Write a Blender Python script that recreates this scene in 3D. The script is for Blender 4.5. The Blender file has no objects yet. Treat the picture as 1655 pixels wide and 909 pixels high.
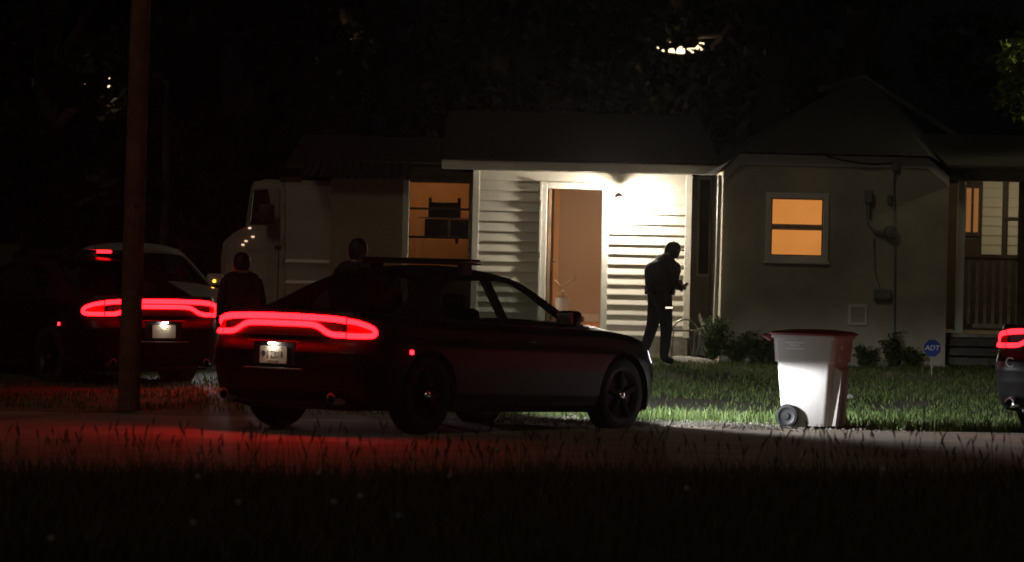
import bpy, bmesh, math, random
import numpy as np
from mathutils import Vector, Matrix, geometry

random.seed(7)
rng = np.random.default_rng(7)
R = math.radians
scene = bpy.context.scene
col = scene.collection

# ------------------------------------------------------------------ camera
F = 6000.0; PW, PH = 1655.0, 909.0
camd = bpy.data.cameras.new('camera'); cam = bpy.data.objects.new('camera', camd); col.objects.link(cam)
camd.sensor_width = 36.0; camd.lens = 36.0 * F / PW
camd.clip_start = 0.5; camd.clip_end = 2000.0
CAM = Matrix.Translation((0, 0, 1.7)) @ Matrix.Rotation(R(90) - math.atan(49.5 / F), 4, 'X') @ Matrix.Rotation(R(1.3), 4, 'Z')
cam.matrix_world = CAM
scene.camera = cam
camd.dof.use_dof = True; camd.dof.focus_distance = 42.0; camd.dof.aperture_fstop = 2.8

def at(px, py, d):
    """world point seen at photo pixel (px, py), d metres in front of the camera"""
    return CAM @ Vector(((px - PW / 2) / F * d, -(py - PH / 2) / F * d, -d))

# ------------------------------------------------------------------ world, moon, exposure
world = bpy.data.worlds.new('World'); scene.world = world; world.use_nodes = True
wn = world.node_tree
sky = wn.nodes.new('ShaderNodeTexSky'); sky.sky_type = 'NISHITA'; sky.sun_disc = False
SUN_EL, SUN_AZ = R(38), R(205)
sky.sun_elevation = SUN_EL; sky.sun_rotation = SUN_AZ
sky.air_density = 1.0; sky.dust_density = 4.0
bg = wn.nodes['Background']; bg.inputs['Strength'].default_value = 0.00026
wn.links.new(sky.outputs[0], bg.inputs[0])
sund = bpy.data.lights.new('night_glow', 'SUN'); sun = bpy.data.objects.new('night_glow', sund); col.objects.link(sun)
sund.energy = 0.125; sund.angle = R(14); sund.color = (1.0, 0.86, 0.62)
sdir = Vector((math.sin(SUN_AZ) * math.cos(SUN_EL), math.cos(SUN_AZ) * math.cos(SUN_EL), math.sin(SUN_EL)))
sun.rotation_euler = (-sdir).to_track_quat('-Z', 'Y').to_euler()
sun.location = sdir * 60
vs = scene.view_settings
vs.view_transform = 'Standard'; vs.look = 'None'; vs.exposure = 0.0; vs.gamma = 1.0; vs.use_curve_mapping = False
scene.cycles.use_denoising = True
scene.cycles.max_bounces = 6; scene.cycles.transparent_max_bounces = 24
scene.cycles.sample_clamp_indirect = 4.0
scene.cycles.pixel_filter_type = 'BLACKMAN_HARRIS'; scene.cycles.filter_width = 1.6

# ------------------------------------------------------------------ materials
M = {}
def mat(name, c, rough=0.6, metal=0.0, var=0.0, scale=8.0, bump=0.0, bscale=40.0, coat=0.0, emit=None, es=0.0, spec=0.5, trans=0.0, c2=None):
    m = bpy.data.materials.new(name); m.use_nodes = True; n = m.node_tree
    p = n.nodes['Principled BSDF']
    p.inputs['Base Color'].default_value = (*c, 1); p.inputs['Roughness'].default_value = rough
    p.inputs['Metallic'].default_value = metal; p.inputs['Coat Weight'].default_value = coat
    p.inputs['Specular IOR Level'].default_value = spec
    tc = n.nodes.new('ShaderNodeTexCoord')
    if var or c2:
        ns = n.nodes.new('ShaderNodeTexNoise'); ns.inputs['Scale'].default_value = scale; ns.inputs['Detail'].default_value = 6
        n.links.new(tc.outputs['Object'], ns.inputs['Vector'])
        cr = n.nodes.new('ShaderNodeValToRGB')
        a = c2 if c2 else tuple(x * (1 - var) for x in c); b = c if c2 else tuple(min(1, x * (1 + var)) for x in c)
        cr.color_ramp.elements[0].color = (*a, 1); cr.color_ramp.elements[1].color = (*b, 1)
        cr.color_ramp.elements[0].position = .32; cr.color_ramp.elements[1].position = .68
        n.links.new(ns.outputs['Fac'], cr.inputs['Fac']); n.links.new(cr.outputs['Color'], p.inputs['Base Color'])
    if bump:
        nb = n.nodes.new('ShaderNodeTexNoise'); nb.inputs['Scale'].default_value = bscale; nb.inputs['Detail'].default_value = 4
        n.links.new(tc.outputs['Object'], nb.inputs['Vector'])
        bp = n.nodes.new('ShaderNodeBump'); bp.inputs['Strength'].default_value = bump; bp.inputs['Distance'].default_value = .02
        n.links.new(nb.outputs['Fac'], bp.inputs['Height']); n.links.new(bp.outputs['Normal'], p.inputs['Normal'])
    if emit:
        p.inputs['Emission Color'].default_value = (*emit, 1); p.inputs['Emission Strength'].default_value = es
    M[name] = m
    return m

def glass_mat(name, tint, refl=0.08):
    m = bpy.data.materials.new(name); m.use_nodes = True; n = m.node_tree
    n.nodes.remove(n.nodes['Principled BSDF']); out = n.nodes['Material Output']
    t = n.nodes.new('ShaderNodeBsdfTransparent'); t.inputs[0].default_value = (*tint, 1)
    g = n.nodes.new('ShaderNodeBsdfGlossy'); g.inputs['Roughness'].default_value = .03
    lw = n.nodes.new('ShaderNodeLayerWeight'); lw.inputs[0].default_value = refl * 2
    mx = n.nodes.new('ShaderNodeMixShader')
    lw.inputs[0].default_value = .5; pw = n.nodes.new('ShaderNodeMath'); pw.operation = 'POWER'; pw.inputs[1].default_value = 4.5
    mr = n.nodes.new('ShaderNodeMapRange'); mr.inputs['To Min'].default_value = refl * .5; mr.inputs['To Max'].default_value = .75
    n.links.new(lw.outputs['Facing'], pw.inputs[0]); n.links.new(pw.outputs[0], mr.inputs['Value']); n.links.new(mr.outputs[0], mx.inputs[0]); n.links.new(t.outputs[0], mx.inputs[1]); n.links.new(g.outputs[0], mx.inputs[2])
    n.links.new(mx.outputs[0], out.inputs[0]); M[name] = m

def emit_mat(name, c, s):
    m = bpy.data.materials.new(name); m.use_nodes = True; n = m.node_tree
    n.nodes.remove(n.nodes['Principled BSDF']); e = n.nodes.new('ShaderNodeEmission')
    e.inputs[0].default_value = (*c, 1); e.inputs[1].default_value = s
    n.links.new(e.outputs[0], n.nodes['Material Output'].inputs[0]); M[name] = m

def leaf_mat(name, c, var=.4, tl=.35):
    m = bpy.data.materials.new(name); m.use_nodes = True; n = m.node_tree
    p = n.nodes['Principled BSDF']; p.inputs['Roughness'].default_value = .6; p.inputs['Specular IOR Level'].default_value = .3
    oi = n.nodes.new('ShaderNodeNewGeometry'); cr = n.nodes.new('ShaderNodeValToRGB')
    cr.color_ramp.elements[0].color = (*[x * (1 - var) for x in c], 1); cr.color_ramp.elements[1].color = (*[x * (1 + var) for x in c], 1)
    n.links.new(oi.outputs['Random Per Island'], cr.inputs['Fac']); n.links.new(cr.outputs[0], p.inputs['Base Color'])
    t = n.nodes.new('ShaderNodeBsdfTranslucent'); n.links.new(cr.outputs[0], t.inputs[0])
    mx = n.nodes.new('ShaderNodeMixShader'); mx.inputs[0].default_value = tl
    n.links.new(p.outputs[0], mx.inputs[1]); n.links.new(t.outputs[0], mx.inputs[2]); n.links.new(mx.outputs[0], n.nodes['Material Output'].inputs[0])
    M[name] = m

mat('black_paint', (.005, .0046, .005), .38, 0, coat=.0, bump=.02, bscale=3, spec=.22)
mat('white_paint', (.42, .42, .41), .3, coat=.5, var=.05, scale=3)
mat('dull_white', (.27, .24, .19), .5, var=.12, scale=2.2, bump=.05, bscale=5)
mat('black_plastic', (.012, .012, .013), .5, bump=.1, bscale=90)
mat('rubber', (.014, .014, .014), .8, var=.3, scale=20, bump=.2, bscale=60)
mat('rim_metal', (.004, .004, .004), .7, .0, spec=.1, var=.2)
mat('chrome', (.7, .7, .72), .12, 1.0)
mat('seat_cloth', (.02, .02, .022), .85, var=.3)
glass_mat('car_glass', (.62, .66, .64)); glass_mat('dark_glass', (.16, .17, .17)); glass_mat('window_glass', (.9, .9, .9), .05)
emit_mat('tail_red', (1.0, .0017, .0028), 44.0); emit_mat('tail_red_dim', (1.0, .0104, .017), 7.0)
emit_mat('lamp_red', (1.0, .0052, .0085), 14.0)
emit_mat('marker_red', (1.0, .012, .02), 9.0)
mat('red_lens', (.25, .004, .006), .15, coat=.5)
mat('blue_lens', (.01, .02, .3), .15, coat=.5)
emit_mat('plate_lamp', (1.0, .90, .82), 120.0)
emit_mat('amber', (1.0, .35, .03), 8.0)
emit_mat('warm_glint', (1.0, .62, .42), 1.3)  # glow standing in for reflections on the van
emit_mat('headlamp', (.95, .95, 1.0), 6.0)
emit_mat('drl', (.85, .82, 1.0), 3.0)
mat('clear_lens', (.5, .5, .55), .1, coat=1)
mat('plate_face', (.78, .70, .52), .5, var=.06, scale=30)
mat('plate_ink', (.03, .025, .04), .6); mat('plate_blue', (.06, .06, .14), .6)
mat('siding', (.66, .63, .55), .45, var=.05, scale=1.5, bump=.08, bscale=7)
mat('trim_white', (.62, .60, .54), .5, var=.07, scale=3, bump=.05, bscale=12)
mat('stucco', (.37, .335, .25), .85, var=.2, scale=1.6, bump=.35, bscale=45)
mat('block_wall', (.36, .35, .31), .9, var=.25, scale=5, bump=.5, bscale=30)
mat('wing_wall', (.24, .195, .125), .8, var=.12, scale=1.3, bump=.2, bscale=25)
mat('shingle', (.018, .017, .016), .95, var=.4, scale=14, bump=.6, bscale=30)
mat('tin_roof', (.035, .032, .03), .75, .3, var=.4, scale=3)
mat('interior_tan', (.52, .43, .34), .85, var=.05, scale=1.2)
mat('interior_orange', (.62, .42, .24), .85, var=.12, scale=1.5)
mat('interior_floor', (.42, .18, .08), .5, var=.2, scale=6)
mat('dark_wood_and_shade', (.05, .032, .02), .6, var=.4, scale=9)  # dark timber, also the shade painted on the porch back wall
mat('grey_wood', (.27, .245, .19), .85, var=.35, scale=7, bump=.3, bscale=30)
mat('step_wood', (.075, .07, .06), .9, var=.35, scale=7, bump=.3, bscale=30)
mat('door_brown', (.14, .085, .045), .55, var=.2, scale=4)
mat('bag_white', (.8, .79, .76), .7); mat('wand_tan', (.85, .68, .45), .5)
emit_mat('bulb', (1.0, .88, .72), 4400.0)
emit_mat('room_lamp', (1.0, .66, .40), 190.0)
emit_mat('room_lamp_orange', (1.0, .52, .2), 14.0)
emit_mat('assumed_porch_bulb', (1.0, .8, .48), 160.0)
emit_mat('flood', (1.0, .92, .55), 6500.0)  # glow of the assumed lamp that lights the right-hand leaves
emit_mat('street_bulb', (1.0, .74, .42), 3.5)
mat('lamp_housing', (.24, .12, .12), .4)
mat('uniform', (.010, .011, .014), .85, var=.35, scale=12, bump=.5, bscale=22)
mat('skin', (.36, .2, .14), .55); mat('hair', (.012, .009, .007), .6); mat('leather', (.008, .008, .008), .4)
mat('reflective', (.8, .78, .7), .2); emit_mat('torch', (1.0, .85, .6), 2.5)
mat('cart_grey', (.42, .39, .375), .42, var=.08, scale=3, bump=.12, bscale=35)
mat('cart_lid', (.20, .025, .03), .45, var=.2, scale=5)
mat('white_ink', (.8, .8, .8), .6); mat('sign_blue', (.01, .035, .26), .4, var=.1)
mat('asphalt', (.27, .21, .15), .95, c2=(.17, .135, .10), scale=2.2, bump=.7, bscale=55)
mat('soil', (.085, .066, .038), 1.0, c2=(.045, .042, .02), scale=1.4, bump=.8, bscale=18)
mat('pebble', (.19, .17, .145), .9, var=.5, scale=25)
mat('concrete', (.30, .29, .27), .9, var=.2, scale=6, bump=.3, bscale=30)
mat('pole_wood', (.16, .075, .045), .9, var=.35, scale=6, bump=.6, bscale=22)
mat('bark', (.05, .038, .026), .95, var=.4, scale=8, bump=.7, bscale=15)
mat('grey_metal', (.22, .22, .21), .5, .6, var=.25, scale=9); mat('cable', (.01, .01, .01), .7)
mat('wire_metal', (.32, .30, .27), .4, .7)
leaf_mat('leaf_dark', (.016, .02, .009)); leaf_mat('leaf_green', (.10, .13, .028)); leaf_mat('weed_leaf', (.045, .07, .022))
leaf_mat('lawn', (.085, .125, .032), .5, .25); leaf_mat('field', (.07, .065, .034), .5, .25); leaf_mat('stalk', (.06, .045, .025), .4, .1)
mat('puff', (.3, .26, .22), .9)

# window blind: lit from the room behind it
def blind_mat():
    m = bpy.data.materials.new('lit_blind'); m.use_nodes = True; n = m.node_tree
    n.nodes.remove(n.nodes['Principled BSDF']); e = n.nodes.new('ShaderNodeEmission')
    tc = n.nodes.new('ShaderNodeTexCoord'); ns = n.nodes.new('ShaderNodeTexNoise'); ns.inputs['Scale'].default_value = 1.6
    cr = n.nodes.new('ShaderNodeValToRGB'); cr.color_ramp.elements[0].color = (.60, .20, .035, 1); cr.color_ramp.elements[1].color = (.86, .33, .075, 1)
    n.links.new(tc.outputs['Object'], ns.inputs['Vector']); n.links.new(ns.outputs['Fac'], cr.inputs[0]); n.links.new(cr.outputs[0], e.inputs[0])
    e.inputs[1].default_value = 1.0
    n.links.new(e.outputs[0], n.nodes['Material Output'].inputs[0]); M['lit_blind'] = m
blind_mat()
emit_mat('lit_slit', (.42, .17, .05), .55)

# ------------------------------------------------------------------ mesh helpers
class MB:
    def __init__(s): s.v = []; s.f = []
    def add(s, vs_, fs):
        o = len(s.v); s.v += [tuple(p) for p in vs_]; s.f += [tuple(i + o for i in f) for f in fs]; return s
    def box(s, x0, x1, y0, y1, z0, z1):
        return s.add([(x0, y0, z0), (x1, y0, z0), (x1, y1, z0), (x0, y1, z0), (x0, y0, z1), (x1, y0, z1), (x1, y1, z1), (x0, y1, z1)],
                     [(0, 3, 2, 1), (4, 5, 6, 7), (0, 1, 5, 4), (1, 2, 6, 5), (2, 3, 7, 6), (3, 0, 4, 7)])
    def bbox(s, x0, x1, y0, y1, z0, z1, b=.02, seg=2):
        bm = bmesh.new(); bmesh.ops.create_cube(bm, size=1)
        for v in bm.verts: v.co = Vector(((x0 + x1) / 2 + v.co.x * (x1 - x0), (y0 + y1) / 2 + v.co.y * (y1 - y0), (z0 + z1) / 2 + v.co.z * (z1 - z0)))
        bmesh.ops.bevel(bm, geom=bm.edges[:], offset=b, segments=seg, affect='EDGES', profile=.5)
        bm.verts.index_update(); s.add([v.co for v in bm.verts], [[v.index for v in f.verts] for f in bm.faces]); bm.free(); return s
    def tube(s, pts, r, n=8, cap=True):
        pts = [Vector(p) for p in pts]; rr = r if isinstance(r, (list, tuple)) else [r] * len(pts); rings = []
        u = None
        for i, p in enumerate(pts):
            t = (pts[min(i + 1, len(pts) - 1)] - pts[max(i - 1, 0)]).normalized()
            if u is None: u = t.orthogonal().normalized()
            u = (u - t * u.dot(t)); u = u.normalized() if u.length > 1e-6 else t.orthogonal().normalized()
            w = t.cross(u)
            rings.append([p + (u * math.cos(2 * math.pi * k / n) + w * math.sin(2 * math.pi * k / n)) * rr[i] for k in range(n)])
        vs_ = [p for ring in rings for p in ring]; fs = []
        for i in range(len(pts) - 1):
            for k in range(n): fs.append((i * n + k, i * n + (k + 1) % n, (i + 1) * n + (k + 1) % n, (i + 1) * n + k))
        if cap: fs += [tuple(range(n - 1, -1, -1)), tuple((len(pts) - 1) * n + k for k in range(n))]
        return s.add(vs_, fs)
    def lathe(s, prof, n=24, origin=(0, 0, 0), axis='Z'):
        vs_ = []; m = len(prof)
        for k in range(n):
            a = 2 * math.pi * k / n
            for (r, h) in prof:
                p = (r * math.cos(a), r * math.sin(a), h)
                if axis == 'Y': p = (p[0], p[2], p[1])
                elif axis == 'X': p = (p[2], p[0], p[1])
                vs_.append((p[0] + origin[0], p[1] + origin[1], p[2] + origin[2]))
        fs = []
        for k in range(n):
            for j in range(m - 1): fs.append((k * m + j, ((k + 1) % n) * m + j, ((k + 1) % n) * m + j + 1, k * m + j + 1))
        return s.add(vs_, fs)
    def prism(s, poly, h0, h1, axis='Y'):
        """extrude a 2D polygon; axis Y: poly is (x, z)"""
        n = len(poly)
        def P(a, b, h): return {'Y': (a, h, b), 'Z': (a, b, h), 'X': (h, a, b)}[axis]
        vs_ = [P(a, b, h0) for a, b in poly] + [P(a, b, h1) for a, b in poly]
        return s.add(vs_, [tuple(range(n)), tuple(range(2 * n - 1, n - 1, -1))] + [(i, i + n, (i + 1) % n + n, (i + 1) % n) for i in range(n)])
    def grid(s, rows):
        m = len(rows[0]); vs_ = [p for r in rows for p in r]
        return s.add(vs_, [(i * m + j, i * m + j + 1, (i + 1) * m + j + 1, (i + 1) * m + j) for i in range(len(rows) - 1) for j in range(m - 1)])
    def mesh(s, name, m=None, smooth=False, off=None, angle=40):
        me = bpy.data.meshes.new(name)
        vv = s.v if off is None else [(p[0] - off[0], p[1] - off[1], p[2] - off[2]) for p in s.v]
        me.from_pydata([tuple(p) for p in vv], [], s.f); me.validate()
        bm = bmesh.new(); bm.from_mesh(me); bmesh.ops.remove_doubles(bm, verts=bm.verts[:], dist=1e-5); bmesh.ops.recalc_face_normals(bm, faces=bm.faces[:]); bm.to_mesh(me); bm.free()
        if m: me.materials.append(M[m])
        if smooth:
            me.polygons.foreach_set('use_smooth', [True] * len(me.polygons))
            try: me.set_sharp_from_angle(angle=R(angle))
            except Exception: pass
        me.update(); return me
    def build(s, name, m, parent=None, smooth=False, off=None, angle=40):
        return link(name, s.mesh(name, m, smooth, off, angle), parent)

def link(name, me, parent=None):
    o = bpy.data.objects.new(name, me); col.objects.link(o)
    if parent: o.parent = parent
    return o
def tag(o, label=None, cat=None, group=None, kind=None):
    if label: o['label'] = label
    if cat: o['category'] = cat
    if group: o['group'] = group
    if kind: o['kind'] = kind
    return o
def empty(name, loc, rz=0.0):
    e = bpy.data.objects.new(name, None); col.objects.link(e); e.location = loc; e.rotation_euler = (0, 0, rz); e.empty_display_size = .2
    return e
def copy_tree(o, parent=None):
    c = o.copy(); col.objects.link(c); c.parent = parent
    for ch in list(o.children): copy_tree(ch, c)
    return c
def text(name, body, size, m, parent, mtx, extrude=.0008, spacing=1.0):
    cu = bpy.data.curves.new(name, 'FONT'); cu.body = body; cu.size = size; cu.extrude = extrude; cu.align_x = 'CENTER'; cu.align_y = 'CENTER'; cu.space_character = spacing
    t = bpy.data.objects.new(name, cu); col.objects.link(t)
    me = bpy.data.meshes.new_from_object(t); bpy.data.objects.remove(t); me.transform(mtx); me.materials.clear(); me.materials.append(M[m])
    return link(name, me, parent)
def smooth_path(pts, n=8):
    pts = [Vector(p) for p in pts]; out = []
    for i in range(len(pts) - 1):
        p0, p1, p2, p3 = pts[max(i - 1, 0)], pts[i], pts[i + 1], pts[min(i + 2, len(pts) - 1)]
        for k in range(n):
            t = k / n
            out.append(.5 * ((2 * p1) + (p2 - p0) * t + (2 * p0 - 5 * p1 + 4 * p2 - p3) * t * t + (3 * p1 - p0 - 3 * p2 + p3) * t ** 3))
    out.append(pts[-1]); return out

# ------------------------------------------------------------------ ground and road
def gz(x, y):
    t = min(1, max(0, (y - 38) / 13)); t = t * t * (3 - 2 * t)
    b = .025 * math.sin(x * 1.3 + y * .7) * math.sin(y * .9 - x * .4) if (y < 23 or y > 37.5) else 0
    c = min(1, max(0, (24.5 - y) / 6)); 
    return .17 * t + b * .8 + .05 * c
def ground():
    xs = sorted(set([-600, -300, -150, -80, -40, -25] + [round(-15 + .5 * i, 2) for i in range(61)] + [25, 40, 80, 150, 300, 600]))
    ys = sorted(set([-60, -20, 0, 8] + [round(14 + .5 * i, 2) for i in range(95)] + [65, 80, 120, 200, 350, 600, 1200]))
    mb = MB(); mb.grid([[(x, y, gz(x, y)) for x in xs] for y in ys])
    return tag(mb.build('ground', 'soil', smooth=True), kind='structure')
ground()
def road_near(x): return 27.2 + .36 * max(-5, min(5.5, x)) + .14 * math.sin(x * 1.7) + .07 * math.sin(x * 5.1)
def road_far(x): return 36.6 + .03 * x + .12 * math.sin(x * 1.1 + 1) + .06 * math.sin(x * 4.3)
mb = MB(); xs = [-80, -50, -30, -20] + [-14 + .2 * i for i in range(141)] + [20, 30, 50, 80]
mb.grid([[(x, (road_near(max(-14, min(14, x))) * (1 - t) + road_far(max(-14, min(14, x))) * t), .006 + .035 * math.sin(math.pi * t)) for x in xs] for t in (0, .04, .2, .35, .5, .65, .8, .96, 1)])
tag(mb.build('road', 'asphalt', smooth=True), kind='structure')

def blades(name, n, pts, hmin, hmax, w, m, bend=.4):
    """many grass blades in one mesh: pts(n) -> (x, y) arrays"""
    x, y = pts(n); n = len(x)
    z = np.array([gz(a, b) for a, b in zip(x, y)])
    h = rng.uniform(hmin, hmax, n); a = rng.uniform(0, 2 * np.pi, n); bd = rng.uniform(.05, bend, n) * h; ww = w * rng.uniform(.6, 1.4, n)
    dx, dy = np.cos(a), np.sin(a); a2 = rng.uniform(0, 2 * np.pi, n); sx, sy = np.cos(a2) * ww, np.sin(a2) * ww
    V = np.empty((n, 5, 3)); 
    V[:, 0] = np.stack([x - sx, y - sy, z - .01], 1); V[:, 1] = np.stack([x + sx, y + sy, z - .01], 1)
    mx, my, mz = x + dx * bd * .3, y + dy * bd * .3, z + h * .55
    V[:, 2] = np.stack([mx - sx * .8, my - sy * .8, mz], 1); V[:, 3] = np.stack([mx + sx * .8, my + sy * .8, mz], 1)
    V[:, 4] = np.stack([x + dx * bd, y + dy * bd, z + h * .97], 1)
    me = bpy.data.meshes.new(name); me.vertices.add(n * 5); me.vertices.foreach_set('co', V.ravel())
    b = np.arange(n)[:, None] * 5; tri = np.concatenate([b + [0, 1, 3], b + [0, 3, 2], b + [2, 3, 4]], 1).reshape(-1)
    me.loops.add(len(tri)); me.loops.foreach_set('vertex_index', tri)
    k = len(tri) // 3; me.polygons.add(k); me.polygons.foreach_set('loop_start', np.arange(k) * 3)
    me.update(calc_edges=True); me.validate(); me.materials.append(M[m])
    return link(name, me)
def fore(n):
    y = rng.uniform(18.5, 30.2, n); x = rng.uniform(-1, 1, n) * (y * .1379 + .9)
    lim = np.array([road_near(a) for a in x]); k = y < lim + rng.normal(0, .12, n)
    c = np.sin(x * 2.1 + y) * np.sin(y * 1.7 - x) + rng.normal(0, .6, len(x)); k &= c > -.9
    return x[k], y[k]
tag(blades('field_grass', 70000, fore, .07, .24, .0045, 'field', .7), 'rough dark grass filling the foreground before the road', 'grass', kind='stuff')
def yard(n):
    y = rng.uniform(36.5, 53.5, n); x = rng.uniform(-1, 1, n) * (y * .1379 + .8)
    lim = np.array([road_far(a) for a in x]); k = y > lim - np.abs(rng.normal(0, .1, n)) + .05
    k &= ~((x < -.2) & (rng.uniform(0, 1, n) < .5))
    bare = ((x - 2.0) / 1.0) ** 2 + ((y - 41.0) / 1.5) ** 2; k &= (bare > 1) | (rng.uniform(0, 1, n) < .12)
    pt = np.sin(x * 1.9 + y * .8) + np.sin(y * 1.3 - x * 2.7) + np.sin(x * 5.3 - y * 2.1) * .6 + rng.normal(0, .7, n); k &= pt > -1.25
    k &= ~((x < 3.5) & (y < road_far(0) + .7 + .25 * np.sin(x * 3.1) + rng.normal(0, .22, n)))
    k &= ~((x > -1.1) & (x < 2.6) & (y > 53.6))
    return x[k], y[k]
tag(blades('lawn_grass', 80000, yard, .02, .075, .006, 'lawn', .9), 'short green lawn between the road and the house', 'grass', kind='stuff')
def verge(n):
    x = rng.uniform(1.0, 6.3, n); y = np.array([road_far(a) for a in x]) + np.abs(rng.normal(0, .6, n)) + .02 + np.where(x < 3.5, rng.uniform(.35, 1.1, n), 0)
    return x, y
tag(blades('verge_grass', 2600, verge, .03, .17, .006, 'lawn', .6), 'taller ragged grass along the far road edge', 'grass', kind='stuff')
def stalks_pts(n):
    x = rng.uniform(-4.4, 4.6, n); y = np.array([road_near(a) for a in x]) - np.abs(rng.normal(0, .7, n)) + .1
    return x, y
mb = MB(); sx_, sy_ = stalks_pts(330)
for a, b in zip(sx_, sy_):
    h = random.uniform(.2, .42); l = random.uniform(-.08, .08); z = gz(a, b)
    mb.tube([(a, b, z), (a + l * .4, b, z + h * .6), (a + l, b, z + h)], [.003, .0025, .002], 4)
    mb.tube([(a + l, b, z + h), (a + l * 1.2, b, z + h + .03), (a + l * 1.45, b, z + h + .065)], [.004, .007, .002], 5)
tag(mb.build('seed_stalks', 'stalk'), 'thin dark seed stalks standing along the near road edge', 'grass', kind='stuff')
# gravel on the far road edge
mb = MB()
for i in range(1700):
    x = random.gauss(1.7, 1.1)
    if not -1 < x < 4.2: continue
    y = road_far(x) + random.gauss(.25, .42); r = random.uniform(.006, .02)
    z = .012 + r * .3
    vv = [Vector((math.cos(k * 1.257) * r * random.uniform(.7, 1.2), math.sin(k * 1.257) * r * random.uniform(.7, 1.2), 0)) for k in range(5)]
    mb.add([(x + q.x, y + q.y, z - r * .4) for q in vv] + [(x + q.x * .5, y + q.y * .5, z + r * .5) for q in vv], [(k, (k + 1) % 5, (k + 1) % 5 + 5, k + 5) for k in range(5)] + [(5, 6, 7, 8, 9)])
tag(mb.build('gravel', 'pebble'), 'loose pale gravel along the far road edge', 'gravel', kind='stuff')

# ------------------------------------------------------------------ police sedan
def catmull(pts, n):
    P = smooth_path([(a, b, 0) for a, b in pts], 40); P = np.array([(p.x, p.y) for p in P])
    L = np.concatenate([[0], np.cumsum(np.hypot(*np.diff(P, axis=0).T))]); s = np.linspace(0, L[-1], n)
    return np.stack([np.interp(s, L, P[:, 0]), np.interp(s, L, P[:, 1])], 1), s
PLAN = [(-1.06, 0), (-1.052, .3), (-1.025, .55), (-.965, .74), (-.85, .865), (-.62, .93), (-.25, .947), (.4, .95), (1.4, .945), (2.4, .945), (3.05, .95), (3.4, .925), (3.66, .85), (3.83, .70), (3.93, .45), (3.97, .2), (3.98, 0)]
NI, NV = 261, 41
PL, PS = catmull(PLAN, NI)
tan_ = np.gradient(PL, axis=0); tan_ /= np.linalg.norm(tan_, axis=1)[:, None]
NRM = np.stack([-tan_[:, 1], tan_[:, 0]], 1); NRM[0] = (-1, 0); NRM[-1] = (1, 0)
if NRM[NI // 2][1] < 0: NRM = -NRM
NRM[0] = (-1, 0); NRM[-1] = (1, 0)
def zb(x): return np.interp(x, [-1.06, -.7, -.4, 0, 3, 3.5, 3.98], [.27, .23, .2, .2, .19, .19, .20])
def zt(x): return np.interp(x, [-1.06, -.9, -.6, -.2, .3, 1.2, 2.3, 2.8, 3.2, 3.5, 3.75, 3.98], [1.075, 1.075, 1.055, 1.03, 1.01, .99, .975, .965, .93, .88, .82, .76])
VV = np.linspace(0, 1, NV)
def off(i, v):
    nx = NRM[i][0]; wr = max(0, -nx) ** 1.5; wf = max(0, nx) ** 1.5; ws = 1 - wr - wf
    s_ = np.interp(v, [0, .08, .2, .5, .72, .8, .93, 1], [.09, .04, .015, 0, .012, .03, .045, .085])
    r_ = np.interp(v, [0, .12, .3, .45, .56, .6, .66, .88, .96, 1], [.17, .09, .03, 0, .006, .03, .065, .085, .06, .075])
    f_ = np.interp(v, [0, .1, .35, .55, .75, .9, 1], [.12, .05, 0, .02, .05, .10, .20])
    return ws * s_ + wr * r_ + wf * f_
def wall_pt(i, v, out=0.0):
    p = PL[i] - NRM[i] * (off(i, v) - out); x = PL[i][0]
    return np.array([p[0], p[1], zb(x) + (zt(x) - zb(x)) * v])
def wall_az(a, z, out=0.0):
    """point on the rear/side skin at arc length a from the rear centre and height z"""
    fi = float(np.interp(abs(a), PS, np.arange(NI))); i0 = min(int(fi), NI - 2); t = fi - i0; r = []
    for i in (i0, i0 + 1):
        x = PL[i][0]; r.append(wall_pt(i, (z - zb(x)) / (zt(x) - zb(x)), out))
    p = r[0] * (1 - t) + r[1] * t
    return Vector((p[0], p[1] if a >= 0 else -p[1], p[2]))
WHEEL_Z, ARCH = .355, .405
GRIDW = np.array([[wall_pt(i, v) for v in VV] for i in range(NI)])
RAIL = [(2.46, .99), (2.2, 1.135), (1.95, 1.295), (1.75, 1.40), (1.5, 1.457), (1.15, 1.478), (.8, 1.468), (.5, 1.425), (.2, 1.32), (-.05, 1.20), (-.36, 1.07)]
def shoulder_y(x):
    side = GRIDW[20:240, -1]; return float(np.interp(x, side[:, 0], side[:, 1]))
def gh_y(x, z): return shoulder_y(x) - .012 - max(0, z - 1.0) * .58 - max(0, z - 1.0) ** 2 * .22
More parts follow.
